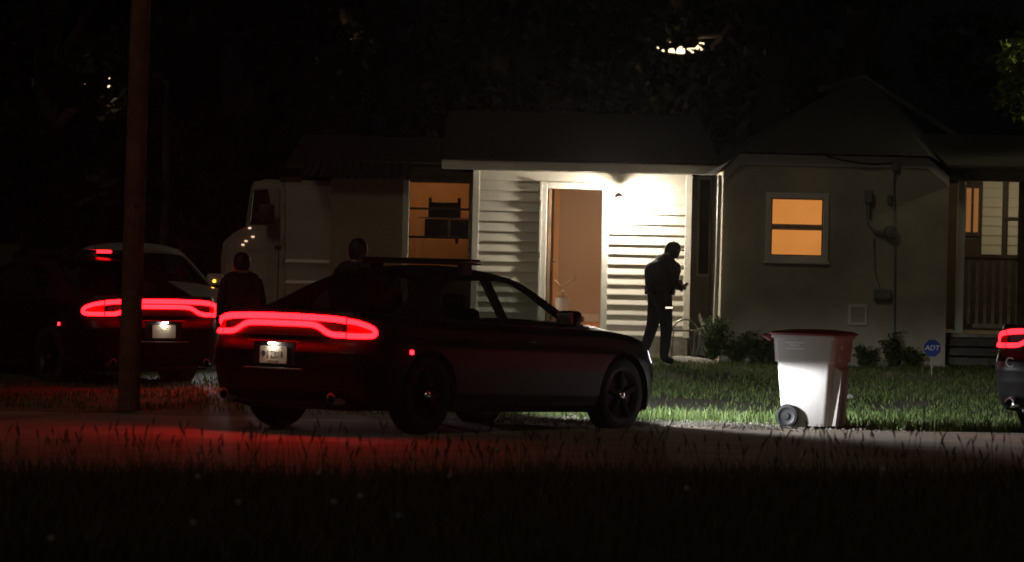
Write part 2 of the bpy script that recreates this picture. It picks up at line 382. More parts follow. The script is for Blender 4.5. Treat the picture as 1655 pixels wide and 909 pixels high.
def body_parts(paint, root, unlit):
    """lower body skin split into panels (both sides), with wheel openings"""
    panels = {}
    def panel(i, j):
        x = (PL[i][0] + PL[i + 1][0]) / 2; v = (VV[j] + VV[j + 1]) / 2
        if x < -.52 and v < .56: return 'rear_bumper'
        if x > 3.42 and v < .62: return 'front_bumper'
        if v < .13: return 'sill' if -.3 < x < 3.3 else 'body'
        if 1.30 < x < 2.32: return 'door'
        if .36 < x < 1.28: return 'rear_door'
        return 'body'
    for side in (1, -1):
        G = GRIDW.copy(); rr = np.full((NI, NV), 9.0); which = np.zeros((NI, NV))
        for cx in (0, 3.05):
            d = np.hypot(G[:, :, 0] - cx, G[:, :, 2] - WHEEL_Z); m = (G[:, :, 1] > .55) & (d < rr); rr[m] = d[m]; which[m] = cx
        # snap rim vertices onto the wheel arch
        near = np.abs(rr - ARCH) < .016
        for i, j in zip(*np.where(near)):
            cx = which[i, j]; dx, dz = G[i, j, 0] - cx, G[i, j, 2] - WHEEL_Z; k = ARCH / rr[i, j]
            G[i, j, 0] = cx + dx * k; G[i, j, 2] = WHEEL_Z + dz * k
        inside = rr < ARCH - .0161
        G[:, :, 1] *= side
        for i in range(NI - 1):
            for j in range(NV - 1):
                q = [(i, j), (i + 1, j), (i + 1, j + 1), (i, j + 1)]
                if sum(inside[a] for a in q) >= 1: continue
                key = panel(i, j)
                if 'door' in key: key += str(side)
                panels.setdefault(key, []).append([tuple(G[a]) for a in q])
        # decks
        for key, sel in (('trunk_lid', [i for i in range(NI) if PL[i][0] < .06]), ('hood', [i for i in range(NI) if PL[i][0] > 2.32])):
            rows = []
            for i in sel:
                x, y, z = GRIDW[i, -1]; xx = PL[i][0]
                cr = np.interp(xx, [-1.06, -.8, -.3, .06, 2.32, 3.0, 3.6, 3.98], [.0, .015, .05, .06, .085, .085, .06, .0])
                rows.append([(x, side * y * u, z + cr * (1 - u * u) + .01 * (1 if .55 < u < .8 and xx > 2.3 else 0)) for u in (1, .93, .85, .7, .5, .25, 0)])
            for a in range(len(rows) - 1):
                for b in range(6): panels.setdefault(key, []).append([rows[a][b], rows[a + 1][b], rows[a + 1][b + 1], rows[a][b + 1]])
    names = {'door1': 'door', 'door-1': 'door', 'rear_door1': 'door', 'rear_door-1': 'door'}
    out = {}
    for key, quads in panels.items():
        mb = MB()
        for q in quads: mb.add(q, [(0, 1, 2, 3)])
        m = paint
        if key == 'sill': m = 'black_plastic'
        out[key] = mb.build(names.get(key, key), m, root, True, angle=60)
    return out
def tess(outer, holes, f3, thick):
    """flat frame with holes mapped to 3D and given thickness towards the car's middle"""
    loops = [outer] + holes; flat = [p for l in loops for p in l]
    tris = geometry.tessellate_polygon([[Vector((a, b, 0)) for a, b in l] for l in loops])
    mb = MB(); n = len(flat); A = [f3(a, b, 0) for a, b in flat]; B = [f3(a, b, thick) for a, b in flat]
    fs = [tuple(t) for t in tris] + [tuple(i + n for i in t) for t in tris]; o = 0
    for l in loops:
        k = len(l); fs += [(o + i, o + (i + 1) % k, o + (i + 1) % k + n, o + i + n) for i in range(k)]; o += k
    return mb.add(A + B, fs)
def ribbon(path, w, out=.012, depth=.014):
    """rounded light strip along (a, z) points on the car skin"""
    P = [Vector((a, z, 0)) for a, z in path]; rows = []
    for i, p in enumerate(P):
        t = (P[min(i + 1, len(P) - 1)] - P[max(i - 1, 0)]).normalized(); nrm = Vector((-t.y, t.x, 0)); row = []
        for k, (o_, h_) in enumerate(((-1, 0), (-.8, .8), (-.3, 1), (.3, 1), (.8, .8), (1, 0))):
            q = p + nrm * (w / 2 * o_); row.append(wall_az(q.x, q.y, out + depth * h_))
        rows.append(row)
    return rows
def police_car(loc, heading, paint='black_paint', lit=True, lightbar=True, bar_lit=False, plate=None, nose_down=0.0, name='police_car', head=None, tail='tail_red'):
    root = empty(name, loc, 0); root.rotation_euler = (0, nose_down, R(90) - heading)
    bp = body_parts(paint, root, None)
    # floor pan and wheel housings
    MB().bbox(-.75, 3.6, -.62, .62, .20, .27, .02).build('floor_pan', 'black_plastic', root)
    MB().bbox(.42, 2.6, -.86, .86, .205, .26, .02).build('under_tray', 'black_plastic', root)
    MB().bbox(-.86, -.42, -.66, .66, .24, .40, .06).build('muffler', 'black_plastic', root, True)
    for cx in (0, 3.05):
        for s in (1, -1):
            mb = MB(); rows = []
            for k in range(25):
                a = -.35 + (math.pi + .7) * k / 24
                rows.append([(cx + math.cos(a) * ARCH, s * y, WHEEL_Z + math.sin(a) * ARCH) for y in (.935, .62)])
            mb.grid(rows); mb.build('wheel_housing', 'black_plastic', root, True)
            wheel = MB()
            y1 = s * .925; yi = s * .70
            wheel.lathe([(.0, y1 - s * .035), (.05, y1 - s * .03), (.055, y1 - s * .05), (.20, y1 - s * .06), (.245, y1 - s * .012), (.258, y1 - s * .008), (.258, yi), (.2, yi)], 32, (cx, 0, WHEEL_Z), 'Y')
            w = wheel.build('wheel', 'black_plastic', root, True)
            ty = MB(); ty.lathe([(.252, yi), (.31, yi + s * .0), (.345, yi + s * .02), (.358, yi + s * .05), (.358, y1 - s * .05), (.345, y1 - s * .015), (.31, y1), (.255, y1 - s * .006)], 40, (cx, 0, WHEEL_Z), 'Y')
            ty.build('tyre', 'rubber', w, True)
            rim = MB()
            for k in range(5):
                a = 2 * math.pi * k / 5 + .3; c, sn = math.cos(a), math.sin(a)
                def q(r, t, y): return (cx + c * r - sn * t, y, WHEEL_Z + sn * r + c * t)
                ya, yb_ = y1 - s * .045, y1 - s * .012
                rim.add([q(.04, -.035, ya), q(.04, .035, ya), q(.25, .045, ya), q(.25, -.045, ya), q(.05, -.022, yb_), q(.05, .022, yb_), q(.245, .03, yb_), q(.245, -.03, yb_)],
                        [(0, 1, 2, 3), (4, 7, 6, 5), (0, 4, 5, 1), (1, 5, 6, 2), (2, 6, 7, 3), (3, 7, 4, 0)])
            rim.build('rim', 'rim_metal', w)
            MB().lathe([(0, y1 + s * .004), (.03, y1), (.042, y1 - s * .02), (.042, y1 - s * .05)], 16, (cx, 0, WHEEL_Z), 'Y').build('hub_cap', 'chrome', w, True)
    # greenhouse
    rail = [(p.x, p.y) for p in smooth_path([(a, b, 0) for a, b in RAIL], 5)]
    wf = [(2.17, 1.035), (2.02, 1.145), (1.84, 1.275), (1.68, 1.365), (1.5, 1.408), (1.325, 1.42), (1.30, 1.02)]
    wr_ = [(1.20, 1.02), (1.215, 1.423), (.95, 1.42), (.72, 1.39), (.50, 1.315), (.36, 1.21), (.33, 1.14), (.38, 1.06), (.44, 1.035)]
    for s in (1, -1):
        f3 = lambda a, b, t: (a, s * (gh_y(a, b) - t), b)
        outer = [(-.36, 1.0)] + [(2.46, .95)] + rail
        tess(outer, [wf, wr_], f3, .045).build('window_frame', 'black_plastic' if paint == 'black_paint' else paint, root)
        for poly, gl in ((wf, 'car_glass'), (wr_, 'car_glass')):
            mb = MB(); mb.add([f3(a, b, .02) for a, b in poly], [tuple(range(len(poly)))]); mb.build('side_window', gl, root)
    top = [p for p in rail if .5 <= p[0] <= 1.85]; top.sort()
    def rp(p, s): return Vector((p[0], s * gh_y(*p), p[1]))
    US = [-1, -.92, -.8, -.6, -.35, 0, .35, .6, .8, .92, 1]
    mb = MB(); rows = []
    for p in top:
        y = gh_y(*p); cr = .055 * min(1, max(.55, 1 - abs(p[0] - 1.2) * .5)); rows.append([(p[0] + (.06 if p[0] > 1.7 else -.05 if p[0] < .6 else 0) * (1 - u * u), y * u, p[1] + cr * (1 - abs(u) ** 2.5)) for u in US])
    mb.grid(rows); mb.build('roof', paint, root, True)
    def screen(seg, c0, c1, nm):
        rows = []; n = len(seg)
        for k, p in enumerate(seg):
            t = k / (n - 1); c = Vector(c0).lerp(Vector(c1), t); c.z += .03 * math.sin(math.pi * t); y = gh_y(*p) - .01
            rows.append([(c.x + (p[0] - c.x) * u * u, y * u, c.z + (p[1] - c.z) * abs(u) ** 2.2 - .004) for u in US])
        MB().grid(rows).build(nm, 'car_glass' if nm == 'windshield' else 'dark_glass', root, True)
    fs = sorted([p for p in rail if p[0] >= 1.84]); rs = sorted([p for p in rail if p[0] <= .52], reverse=True)
    screen(fs, (1.92, 0, rows[-1][5][2] if False else 1.458), (2.72, 0, 1.035), 'windshield')
    screen(rs, (.45, 0, 1.475), (-.40, 0, 1.085), 'rear_window')
    # cabin
    MB().bbox(2.05, 2.5, -.74, .74, .72, 1.0, .06).build('dashboard', 'black_plastic', root, True)
    for s in (1, -1):
        se = MB().bbox(1.2, 1.72, s * .37 - .25, s * .37 + .25, .42, .60, .06).build('seat', 'seat_cloth', root, True)
        mb = MB().bbox(-.07, .07, -.24, .24, 0, .62, .05); mb.v = [(1.2 + x - z * .18, s * .37 + y, .52 + z) for x, y, z in mb.v]; mb.build('backrest', 'seat_cloth', se, True)
        MB().bbox(1.0, 1.10, s * .37 - .12, s * .37 + .12, 1.13, 1.27, .04).build('headrest', 'seat_cloth', se, True)
        # mirror
        mb = MB().bbox(2.0, 2.16, s * .955 - .11, s * .955 + .11, 1.0, 1.15, .05, 3); mr = mb.build('side_mirror', paint, root, True)
        MB().tube([(2.12, s * .80, 1.0), (2.1, s * .90, 1.03)], .028, 8).build('mirror_arm', 'black_plastic', mr)
        mb = MB().bbox(1.992, 2.004, s * .955 - .09, s * .955 + .09, 1.02, 1.13, .004); mb.build('mirror_glass', 'dark_lens', mr)
        for x in (1.47, .55):
            mb = MB(); y = .965
            mb.tube([(x - .12, s * (y - .03), .845), (x - .09, s * y, .85), (x + .07, s * y, .85), (x + .10, s * (y - .03), .845)], .014, 8)
            par = bp['door%d' % s] if x > 1.3 else bp['rear_door%d' % s]
            mb.build('door_handle', paint, par, True)
        # exhaust
        MB().lathe([(.035, -1.0), (.05, -1.005), (.055, -.99), (.055, -.85), (.046, -.86), (.046, -.99)], 20, (0, s * .62, .31), 'X').build('exhaust_tip', 'chrome', root, True)
    MB().bbox(.45, .62, -.62, .62, .45, 1.02, .08).build('rear_bench', 'seat_cloth', root, True)
    mb = MB(); mb.lathe([(.17 + .016 * math.cos(a), .016 * math.sin(a)) for a in [k * math.pi / 4 for k in range(9)]], 24)
    mb.v = [(2.0 - z * .9 + x * .35, .37 + y, .93 + x * .93 * -1 * -.9 + z * .35) for x, y, z in mb.v]; mb.build('steering_wheel', 'black_plastic', root, True)
    # tail lights
    tm = tail if lit else 'red_lens'
    cut = .735
    upper = [(-cut, .995), (-.6, 1.008), (-.3, 1.018), (0, 1.02), (.3, 1.018), (.6, 1.008), (cut, .995)]
    lower = [(-cut, .868), (-.60, .872), (-.52, .895), (-.44, .935), (-.36, .953), (-.2, .957), (0, .957), (.2, .957), (.36, .953), (.44, .935), (.52, .895), (.60, .872), (cut, .868)]
    def dense(path): return [(p.x, p.y) for p in smooth_path([(a, b, 0) for a, b in path], 5)]
    hp = MB()
    for a0, a1 in ((-.70, .70),):
        hp.grid([[wall_az(a0 + (a1 - a0) * k / 24, z, .006) for z in (.85, .90, .94, .98, 1.03)] for k in range(25)])
    c = hp.build('taillight_panel', 'black_plastic', root, True)
    MB().grid(ribbon(dense(upper), .052)).build('light_bar_strip', tm, c, True)
    MB().grid(ribbon(dense(lower), .046)).build('light_bar_strip', tm, c, True)
    for s in (1, -1):
        cap = [(cut + .012, .995), (.88, .975), (1.0, .94), (1.04, .905), (1.02, .878), (.96, .868), (.85, .866), (cut + .012, .866)]
        hp = MB(); hp.grid([[wall_az(s * (cut + .006 + (.30) * k / 10), z, .004) for z in (.87, .90, .93, .96)] for k in range(11)])
        c = hp.build('taillight', 'red_lens', root, True)
        MB().grid(ribbon(dense([(s * a, z) for a, z in cap]), .046)).build('light_strip', tm, c, True)
        p = wall_az(s * 1.475, .735, .0); q = wall_az(s * 1.525, .735, .0)
        mk = MB(); mk.grid([[wall_az(s * (1.475 + .055 * k / 3), .715 + .038 * j / 2, .004 + .008 * math.sin(math.pi * k / 3)) for j in range(3)] for k in range(4)])
        mk.build('side_marker', 'marker_red' if lit else 'red_lens', root, True)
        # headlight, fog trim
        i0 = NI - 1 - int(.62 / (PS[-1] / NI)); rowsh = []
        for i in range(i0 - 14, i0 + 10):
            rowsh.append([(lambda w: (w[0], s * w[1], w[2]))(wall_pt(i, v, .006)) for v in (.74, .80, .86, .92)])
        h = MB().grid(rowsh).build('headlight', head or 'clear_lens', root, True)
        rowsh = [[(lambda w: (w[0], s * w[1], w[2]))(wall_pt(i, v, .008)) for v in (.50, .53, .56)] for i in range(i0 - 16, i0 - 11)]
        MB().grid(rowsh).build('side_reflector', 'red_lens' if lit else 'amber', root, True)
    # grille
    i0 = NI - 1 - int(.45 / (PS[-1] / NI)); rowsg = [[wall_pt(i, v, .008) for v in (.62, .70, .78, .86)] for i in range(i0, NI)]
    rowsg = rowsg + [[(a[0], -a[1], a[2]) for a in r] for r in rowsg[::-1][1:]]
    MB().grid(rowsg).build('grille', 'black_plastic', root, True)
    # number plate, its lamp and chrome lip
    px_ = -1.062
    rec = MB().bbox(px_ + .0, px_ + .02, -.24, .24, .585, .795, .008).build('plate_recess', 'black_plastic', bp['rear_bumper'])
    pl = MB(); b = []
    for cy, cz, a0 in ((.1425, .064, 0), (-.1425, .064, 90), (-.1425, -.064, 180), (.1425, -.064, 270)):
        for k in range(4): t = R(a0 + 30 * k); b.append((cy + .012 * math.cos(t), .675 + cz + .012 * math.sin(t)))
    pl.prism(b, px_ - .009, px_ - .003, 'X'); pobj = pl.build('number_plate', 'plate_face', root)
    lmp = MB().bbox(px_ - .035, px_ - .022, -.035, .035, .772, .782, .003).build('plate_lamp', 'plate_lamp', root)
    MB().bbox(px_ - .040, px_ + .02, -.28, .28, .785, .80, .005).build('plate_hood', 'black_plastic', root)
    MB().bbox(px_ - .028, px_ + .05, -.33, .33, .548, .562, .006).build('bumper_step', 'grey_metal', root, True)
    # rotation so that text reads from behind the car: text x -> car -y
    base = Matrix(((0, 0, -1, px_ - .0102), (-1, 0, 0, 0), (0, 1, 0, .675), (0, 0, 0, 1)))
    def T(y, z): return base @ Matrix.Translation((y, z, 0)) @ Matrix.Diagonal((.72, 1.15, 1, 1))
    if plate:
        text('plate_number', plate, .074, 'plate_ink', pobj, T(.044, 0.0), spacing=1.02)
        text('plate_prefix', 'C', .036, 'plate_ink', pobj, T(-.062, .018)); text('plate_prefix', 'G', .036, 'plate_ink', pobj, T(-.062, -.017))
        text('plate_state', 'South Carolina', .021, 'plate_ink', pobj, base @ Matrix.Translation((.005, -.056, 0)) @ Matrix.Diagonal((1, 1.05, 1, 1)))
        shape = [(-.128, .028), (-.112, .036), (-.094, .028), (-.083, .012), (-.09, -.004), (-.104, -.014), (-.112, -.026), (-.118, -.012), (-.128, .006), (-.136, .02)]
        mb = MB(); mb.prism([(-y, z + .675) for y, z in shape], px_ - .0115, px_ - .0095, 'X'); mb.build('plate_emblem', 'plate_blue', pobj)
        for y in (-.09, .09): MB().lathe([(0, px_ - .012), (.005, px_ - .0115), (.005, px_ - .009)], 8, (0, y, .675 + .062), 'X').build('bolt', 'plate_ink', pobj)
    # roof light bar and aerial
    if lightbar:
        lb = MB().bbox(.86, 1.15, -.60, .60, 1.538, 1.556, .006).build('roof_light_bar', 'black_plastic', root, True)
        for s in (1, -1): MB().bbox(.93, 1.08, s * .52 - .03, s * .52 + .03, 1.44, 1.54, .01).build('mount_foot', 'black_plastic', lb)
        n = 6
        for k in range(n):
            y0 = -.60 + 1.2 * k / n; mb = MB().bbox(.865, 1.145, y0 + .004, y0 + 1.2 / n - .004, 1.5565, 1.592, .010)
            mm = 'dark_lens'
            if bar_lit and k == 1: mm = 'lamp_red'
            mb.build('lens', mm, lb, True)
    MB().tube([(.50, .30, 1.45), (.46, .30, 1.54), (.43, .30, 1.62)], [.012, .007, .004], 6).build('aerial', 'black_plastic', root)
    return root
mat('dark_lens', (.02, .012, .014), .2, coat=.6)

car = police_car((-1.47, 33.70, .036), R(36.5), plate='2301A', nose_down=R(1.06), head='drl')
tag(car, 'black police sedan with glowing red tail lights, plate 2301A, nearest the camera', 'police car', 'police cars')
car2 = police_car((-4.62, 43.6, .0), R(-36), bar_lit=True, plate=None)
tag(car2, 'black police sedan behind the wooden pole, red roof lamp lit', 'police car', 'police cars')
car3 = police_car((5.98, 36.75, .012), R(36), plate=None, tail='tail_red_dim')
tag(car3, 'police sedan cut off by the right edge, letter C on its bumper', 'police car', 'police cars')

# ------------------------------------------------------------------ white car facing the camera, with one assumed headlight beam
WC_LOC, WC_H = Vector((-5.35, 50.4, .16)), R(165)
wc = police_car(WC_LOC, WC_H, paint='white_paint', lit=False, lightbar=False, plate=None, name='white_car')
tag(wc, 'white car facing the camera behind the left police sedan, amber lamp on', 'car')
def car_pt(loc, h, x, y, z): return Vector((loc[0] + math.sin(h) * x - math.cos(h) * y, loc[1] + math.cos(h) * x + math.sin(h) * y, loc[2] + z))
def beam(name, loc, target, power, size=125):
    ld = bpy.data.lights.new(name, 'SPOT'); ld.energy = power; ld.spot_size = R(size); ld.spot_blend = .5; ld.shadow_soft_size = .05; ld.color = (.93, .97, 1.0)
    o = bpy.data.objects.new(name, ld); col.objects.link(o); o.location = loc
    o.rotation_euler = (Vector(target) - Vector(loc)).to_track_quat('-Z', 'Y').to_euler()
    ld.use_nodes = True; n = ld.node_tree; em = n.nodes['Emission']
    tc = n.nodes.new('ShaderNodeTexCoord'); sp = n.nodes.new('ShaderNodeSeparateXYZ'); mr = n.nodes.new('ShaderNodeMapRange')
    mr.interpolation_type = 'SMOOTHSTEP'; mr.inputs['From Min'].default_value = .035; mr.inputs['From Max'].default_value = -.055
    mr.inputs['To Min'].default_value = .02; mr.inputs['To Max'].default_value = 1
    n.links.new(tc.outputs['Normal'], sp.inputs[0]); n.links.new(sp.outputs['Y'], mr.inputs['Value'])
    dn = n.nodes.new('ShaderNodeMapRange'); dn.interpolation_type = 'SMOOTHSTEP'; dn.inputs['From Min'].default_value = -.55; dn.inputs['From Max'].default_value = -.06; dn.inputs['To Min'].default_value = .10; dn.inputs['To Max'].default_value = 1
    mu = n.nodes.new('ShaderNodeMath'); mu.operation = 'MULTIPLY'; n.links.new(sp.outputs['Y'], dn.inputs['Value']); n.links.new(mr.outputs[0], mu.inputs[0]); n.links.new(dn.outputs[0], mu.inputs[1]); n.links.new(mu.outputs[0], em.inputs['Strength'])
    return o
beam('headlight_beam', car_pt(WC_LOC, WC_H, 3.86, .70, .66), (2.9, 36.8, .70), 200)  # assumed beam, lights the road beyond the nearest car
CL, CH_ = (-1.47, 33.70, -.02), R(36.5)
for sy in (1, -1):
    a = car_pt(CL, CH_, 3.90, sy * .66, .63); beam('headlight_beam', a, a + Vector((math.sin(CH_ + (.1 if sy > 0 else .62)) * 8, math.cos(CH_ + (.1 if sy > 0 else .62)) * 8, -.02)), 720 if sy < 0 else 1000, 125 if sy > 0 else 168)

# ------------------------------------------------------------------ house
HZ = .17
D_E, D_R, D_B, D_W = 54.0, 52.5, 55.6, 56.2          # depths: entry wall, right wing, recess wall, window wall
house = empty('house', (1.0, 54.0, HZ))
tag(house, 'low pale house with a lit open doorway and orange windows', 'house')
HO = house.location.copy()
def hb(mb, name, m, parent=None, smooth=False): return mb.build(name, m, parent or house, smooth, off=HO)
def X(px, py, d): return at(px, py, d).x
def Z(px, py, d): return at(px, py, d).z
# --- entry box
ex0, ex1 = X(764, 420, D_E), X(1114, 420, D_E); ez1 = Z(940, 279, D_E); ez0 = HZ + .33
dx0, dx1 = X(881, 420, D_E), X(973, 420, D_E); dz1 = Z(925, 304, D_E); dz0 = dz1 - 2.03
mb = MB(); mb.box(ex0, dx0, D_E, D_E + .12, HZ - .05, ez1); mb.box(dx1, ex1, D_E, D_E + .12, HZ - .05, ez1); mb.box(dx0, dx1, D_E, D_E + .12, dz1, ez1); mb.box(dx0, dx1, D_E, D_E + .12, HZ - .05, dz0)
ew = hb(mb, 'entry_wall', 'block_wall')
mb = MB(); mb.box(ex0, ex0 + .1, D_E + .12, D_W, HZ - .05, ez1); mb.box(ex1 - .1, ex1, D_E + .12, D_B, HZ - .05, ez1); hb(mb, 'entry_side_wall', 'siding')
NC = 16; ch = (ez1 - ez0) / NC
def plank(x0, x1, z0, z1, y, par, m='siding', proud=.026):
    mb = MB(); o = random.uniform(0, .003)
    mb.add([(x0, y - proud - o, z0), (x1, y - proud - o, z0), (x1, y - .003, z0), (x0, y - .003, z0), (x0, y - .006, z1), (x1, y - .006, z1), (x1, y - .003, z1), (x0, y - .003, z1),
            (x0, y - proud - o, z0 + .012), (x1, y - proud - o, z0 + .012)],
           [(0, 3, 2, 1), (4, 5, 6, 7), (8, 9, 5, 4), (0, 1, 9, 8), (1, 2, 6, 5, 9), (2, 3, 7, 6), (3, 0, 8, 4, 7)])
    hb(mb, 'siding_plank', m, par)
tw = .085
for k in range(NC):
    z0 = ez0 + ch * k; z1 = z0 + ch - .002
    if z0 < dz1 + tw * .8:
        plank(ex0 + .075, dx0 - tw, z0, z1, D_E, ew); plank(dx1 + tw, ex1 - .075, z0, z1, D_E, ew)
    else: plank(ex0 + .075, ex1 - .075, z0, z1, D_E, ew)
for x0, x1 in ((ex0 - .02, ex0 + .075), (ex1 - .075, ex1 + .02)):
    hb(MB().bbox(x0, x1, D_E - .035, D_E + .06, ez0 - .02, ez1, .006), 'corner_trim', 'trim_white')
# door frame and open leaf
fr = MB(); fr.bbox(dx0 - tw, dx0 + .012, D_E - .04, D_E + .13, dz0 - .02, dz1 + tw, .008); fr.bbox(dx1 - .012, dx1 + tw, D_E - .04, D_E + .13, dz0 - .02, dz1 + tw, .008); fr.bbox(dx0 + .0125, dx1 - .0125, D_E - .038, D_E + .128, dz1 - .012, dz1 + tw - .002, .008)
df = hb(fr, 'door_frame', 'trim_white')
hb(MB().bbox(dx0 - .01, dx1 + .01, D_E - .12, D_E + .12, dz0 - .05, dz0, .01), 'door_sill', 'grey_metal', df)
dl = hb(MB().bbox(dx0 + .03, dx0 + .075, D_E + .14, D_E + 1.0, dz0 + .02, dz1 - .02, .006), 'door_leaf', 'door_brown')
hb(MB().lathe([(0, .07), (.025, .065), (.028, .045), (.012, .03), (.012, 0)], 12, (dx0 + .075, D_E + .93, dz0 + .95), 'X'), 'door_knob', 'chrome', dl, True)
sd = MB(); sd.bbox(dx0 - tw - .015, dx0 - tw + .018, D_E - .068, D_E - .041, dz0, dz1 + tw, .004); hb(sd, 'storm_door_edge', 'trim_white', df)
for z in (dz0 + .3, dz0 + 1.0, dz0 + 1.75): hb(MB().bbox(dx0 - tw - .01, dx0 - tw + .01, D_E - .08, D_E - .069, z, z + .09, .003), 'hinge', 'grey_metal', df)
# room behind the door
rx0, rx1, ry1, rz1 = ex0 + .1, ex1 - .1, D_E + 4.6, ez1 - .02
mb = MB(); mb.box(rx0, rx1, ry1, ry1 + .08, dz0, rz1); hb(mb, 'room_back_wall', 'interior_tan')
mb = MB(); mb.box(dx0 - .05, dx0 + .0, D_E + .125, ry1, dz0, rz1); mb.box(rx1 - .02, rx1 - .001, D_E + .125, ry1, dz0, rz1); hb(mb, 'room_side_wall', 'interior_tan')
mb = MB(); mb.box(rx0, rx1, D_E + .121, ry1, rz1, rz1 + .015); hb(mb, 'room_ceiling', 'trim_white')
mb = MB(); mb.box(rx0, rx1, D_E + .12, ry1, dz0 - .06, dz0); hb(mb, 'room_floor', 'interior_floor')
hb(MB().bbox(rx0, rx1 - .03, ry1 - .018, ry1 - .001, dz0, dz0 + .12, .004), 'baseboard', 'trim_white')
jx = X(903, 420, D_E + 4.4); hb(MB().bbox(jx - .09, jx, ry1 - .22, ry1 - .02, dz0 + .001, rz1, .008), 'inner_door_jamb', 'interior_orange')
lamp = MB(); lamp.lathe([(0, -.07), (.06, -.06), (.10, -.02), (.11, 0)], 20, ((dx0 + dx1) / 2 + .35, D_E + 2.4, rz1 - .01)); hb(lamp, 'assumed_ceiling_lamp', 'room_lamp', None, True)  # unseen lamp, assumed from the lit doorway
# fascia and entry roof
fx0, fx1 = X(714, 268, D_E - .35), X(1160, 275, D_E - .35); fz0, fz1 = ez1 + .0, ez1 + .135
hb(MB().bbox(fx0, fx1, D_E - .37, D_E - .34, fz0, fz1, .006), 'fascia', 'trim_white')
mb = MB(); mb.box(fx0, fx1, D_E - .34, D_E + .15, fz0 + .015, fz0 + .03); hb(mb, 'soffit', 'trim_white')
mb = MB(); mb.prism([(D_E - .40, fz1 + .002), (D_E - .40, fz1 + .03), (60.0, fz1 + .95), (60.0, fz1 + .90)], fx0 - .03, fx1 + .02, 'X'); hb(mb, 'entry_roof', 'shingle')
# --- recess wall between entry and right wing
wx0, wx1 = X(1166, 420, D_R), X(1531, 420, D_R)
mb = MB(); mb.box(ex1 + .001, wx0 + .35, D_B, D_B + .1, HZ - .05, fz1 + .1); hb(mb, 'recess_wall', 'stucco')
sx0, sx1 = X(1130, 360, D_B), X(1146, 360, D_B)
win = hb(MB().bbox(sx0 - .03, sx1 + .03, D_B - .04, D_B - .001, Z(1138, 447, D_B), Z(1138, 287, D_B), .006), 'narrow_window', 'trim_white')
hb(MB().bbox(sx0, sx1, D_B - .048, D_B - .041, Z(1138, 443, D_B), Z(1138, 291, D_B), .003), 'pane', 'dark_wood_and_shade', win)
# --- right wing
wz_t, wz_e = Z(1345, 252, D_R), Z(1166, 277, D_R); wxa, wxb = X(1196, 252, D_R), X(1500, 254, D_R)
winx0, winx1, winz0, winz1 = X(1246, 368, D_R), X(1330, 368, D_R), Z(1288, 414, D_R), Z(1288, 321, D_R)
outer = [(wx0, HZ - .08), (wx1, HZ - .08), (wx1, wz_e), (wxb, wz_t), (wxa, wz_t), (wx0, wz_e)]
hole = [(winx0, winz0), (winx1, winz0), (winx1, winz1), (winx0, winz1)]
rw = hb(tess(outer, [hole], lambda a, b, t: (a, D_R + t, b), .14), 'wing_wall', 'stucco')
hb(MB().box(wx0, wx0 + .12, D_R + .14, D_B, HZ - .08, wz_e), 'wing_side_wall', 'stucco'); hb(MB().box(wx1 - .12, wx1, D_R + .14, D_B + .19, HZ - .08, wz_e), 'wing_side_wall', 'stucco')
def strip(p, q, h, y, nm, m, d=.03):
    mb = MB(); mb.prism([(p[0], p[1] - h), (q[0], q[1] - h), q, p], y - d, y - .002, 'Y'); return hb(mb, nm, m)
strip((wxa + .002, wz_t - .002), (wxb - .002, wz_t - .002), .15, D_R, 'frieze_board', 'trim_white', .022)
strip((wx0, wz_e - .002), (wxa, wz_t - .002), .15, D_R, 'frieze_board', 'trim_white', .02); strip((wxb, wz_t - .002), (wx1, wz_e - .002), .15, D_R, 'frieze_board', 'trim_white', .02)
def hang_window(x0, x1, z0, z1, y, par_m='trim_white', blind='lit_blind', t=.08):
    f = MB(); f.bbox(x0 - t, x0, y - .035, y + .05, z0 - t, z1 + t, .006); f.bbox(x1, x1 + t, y - .035, y + .05, z0 - t, z1 + t, .006)
    f.bbox(x0 + .0005, x1 - .0005, y - .033, y + .05, z1, z1 + t - .002, .006); f.bbox(x0 + .0005, x1 - .0005, y - .033, y + .05, z0 - t + .002, z0, .006)
    w = hb(f, 'window', par_m)
    zm = (z0 + z1) / 2
    hb(MB().bbox(x0, x1, y - .012, y + .02, zm - .022, zm + .022, .005), 'meeting_rail', 'grey_metal', w)
    for a in (.28, .65): hb(MB().bbox(x0 + (x1 - x0) * a, x0 + (x1 - x0) * a + .05, y - .02, y - .012, zm + .018, zm + .036, .003), 'sash_lock', 'grey_metal', w)
    for a, b, o in ((z0, zm - .023, 0), (zm + .023, z1, .014)):
        sh = MB(); s_ = .018
        sh.box(x0 + .001, x0 + s_, y + o, y + o + .02, a, b); sh.box(x1 - s_, x1 - .001, y + o, y + o + .02, a, b); sh.box(x0 + s_, x1 - s_, y + o, y + o + .02, a, a + s_); sh.box(x0 + s_, x1 - s_, y + o, y + o + .02, b - s_, b)
        hb(sh, 'sash', 'grey_metal', w)
        hb(MB().box(x0 + s_, x1 - s_, y + o + .008, y + o + .011, a + s_, b - s_), 'pane', 'window_glass', w)
    hb(MB().grid([[(x0 - .02 + (x1 - x0 + .04) * k / 10, y + .10 + .004 * math.sin(k * 2.1 + j), z0 - .03 + (z1 - z0 + .06) * j / 6) for k in range(11)] for j in range(7)]), 'blind', blind, w, True)
    hb(MB().bbox(x0 - t - .02, x1 + t + .02, y - .06, y - .036, z0 - t - .03, z0 - t + .012, .006), 'window_sill', 'trim_white', w)
    return w
hang_window(winx0, winx1, winz0, winz1, D_R)
# downspout at the wing's left corner
p = [at(1163, 284, D_R - .1), at(1163, 300, D_R - .1), at(1160, 420, D_R - .1), at(1156, 520, D_R - .1), at(1152, 540, D_R - .2)]
hb(MB().tube(p, .032, 8), 'downspout', 'trim_white', None, True)
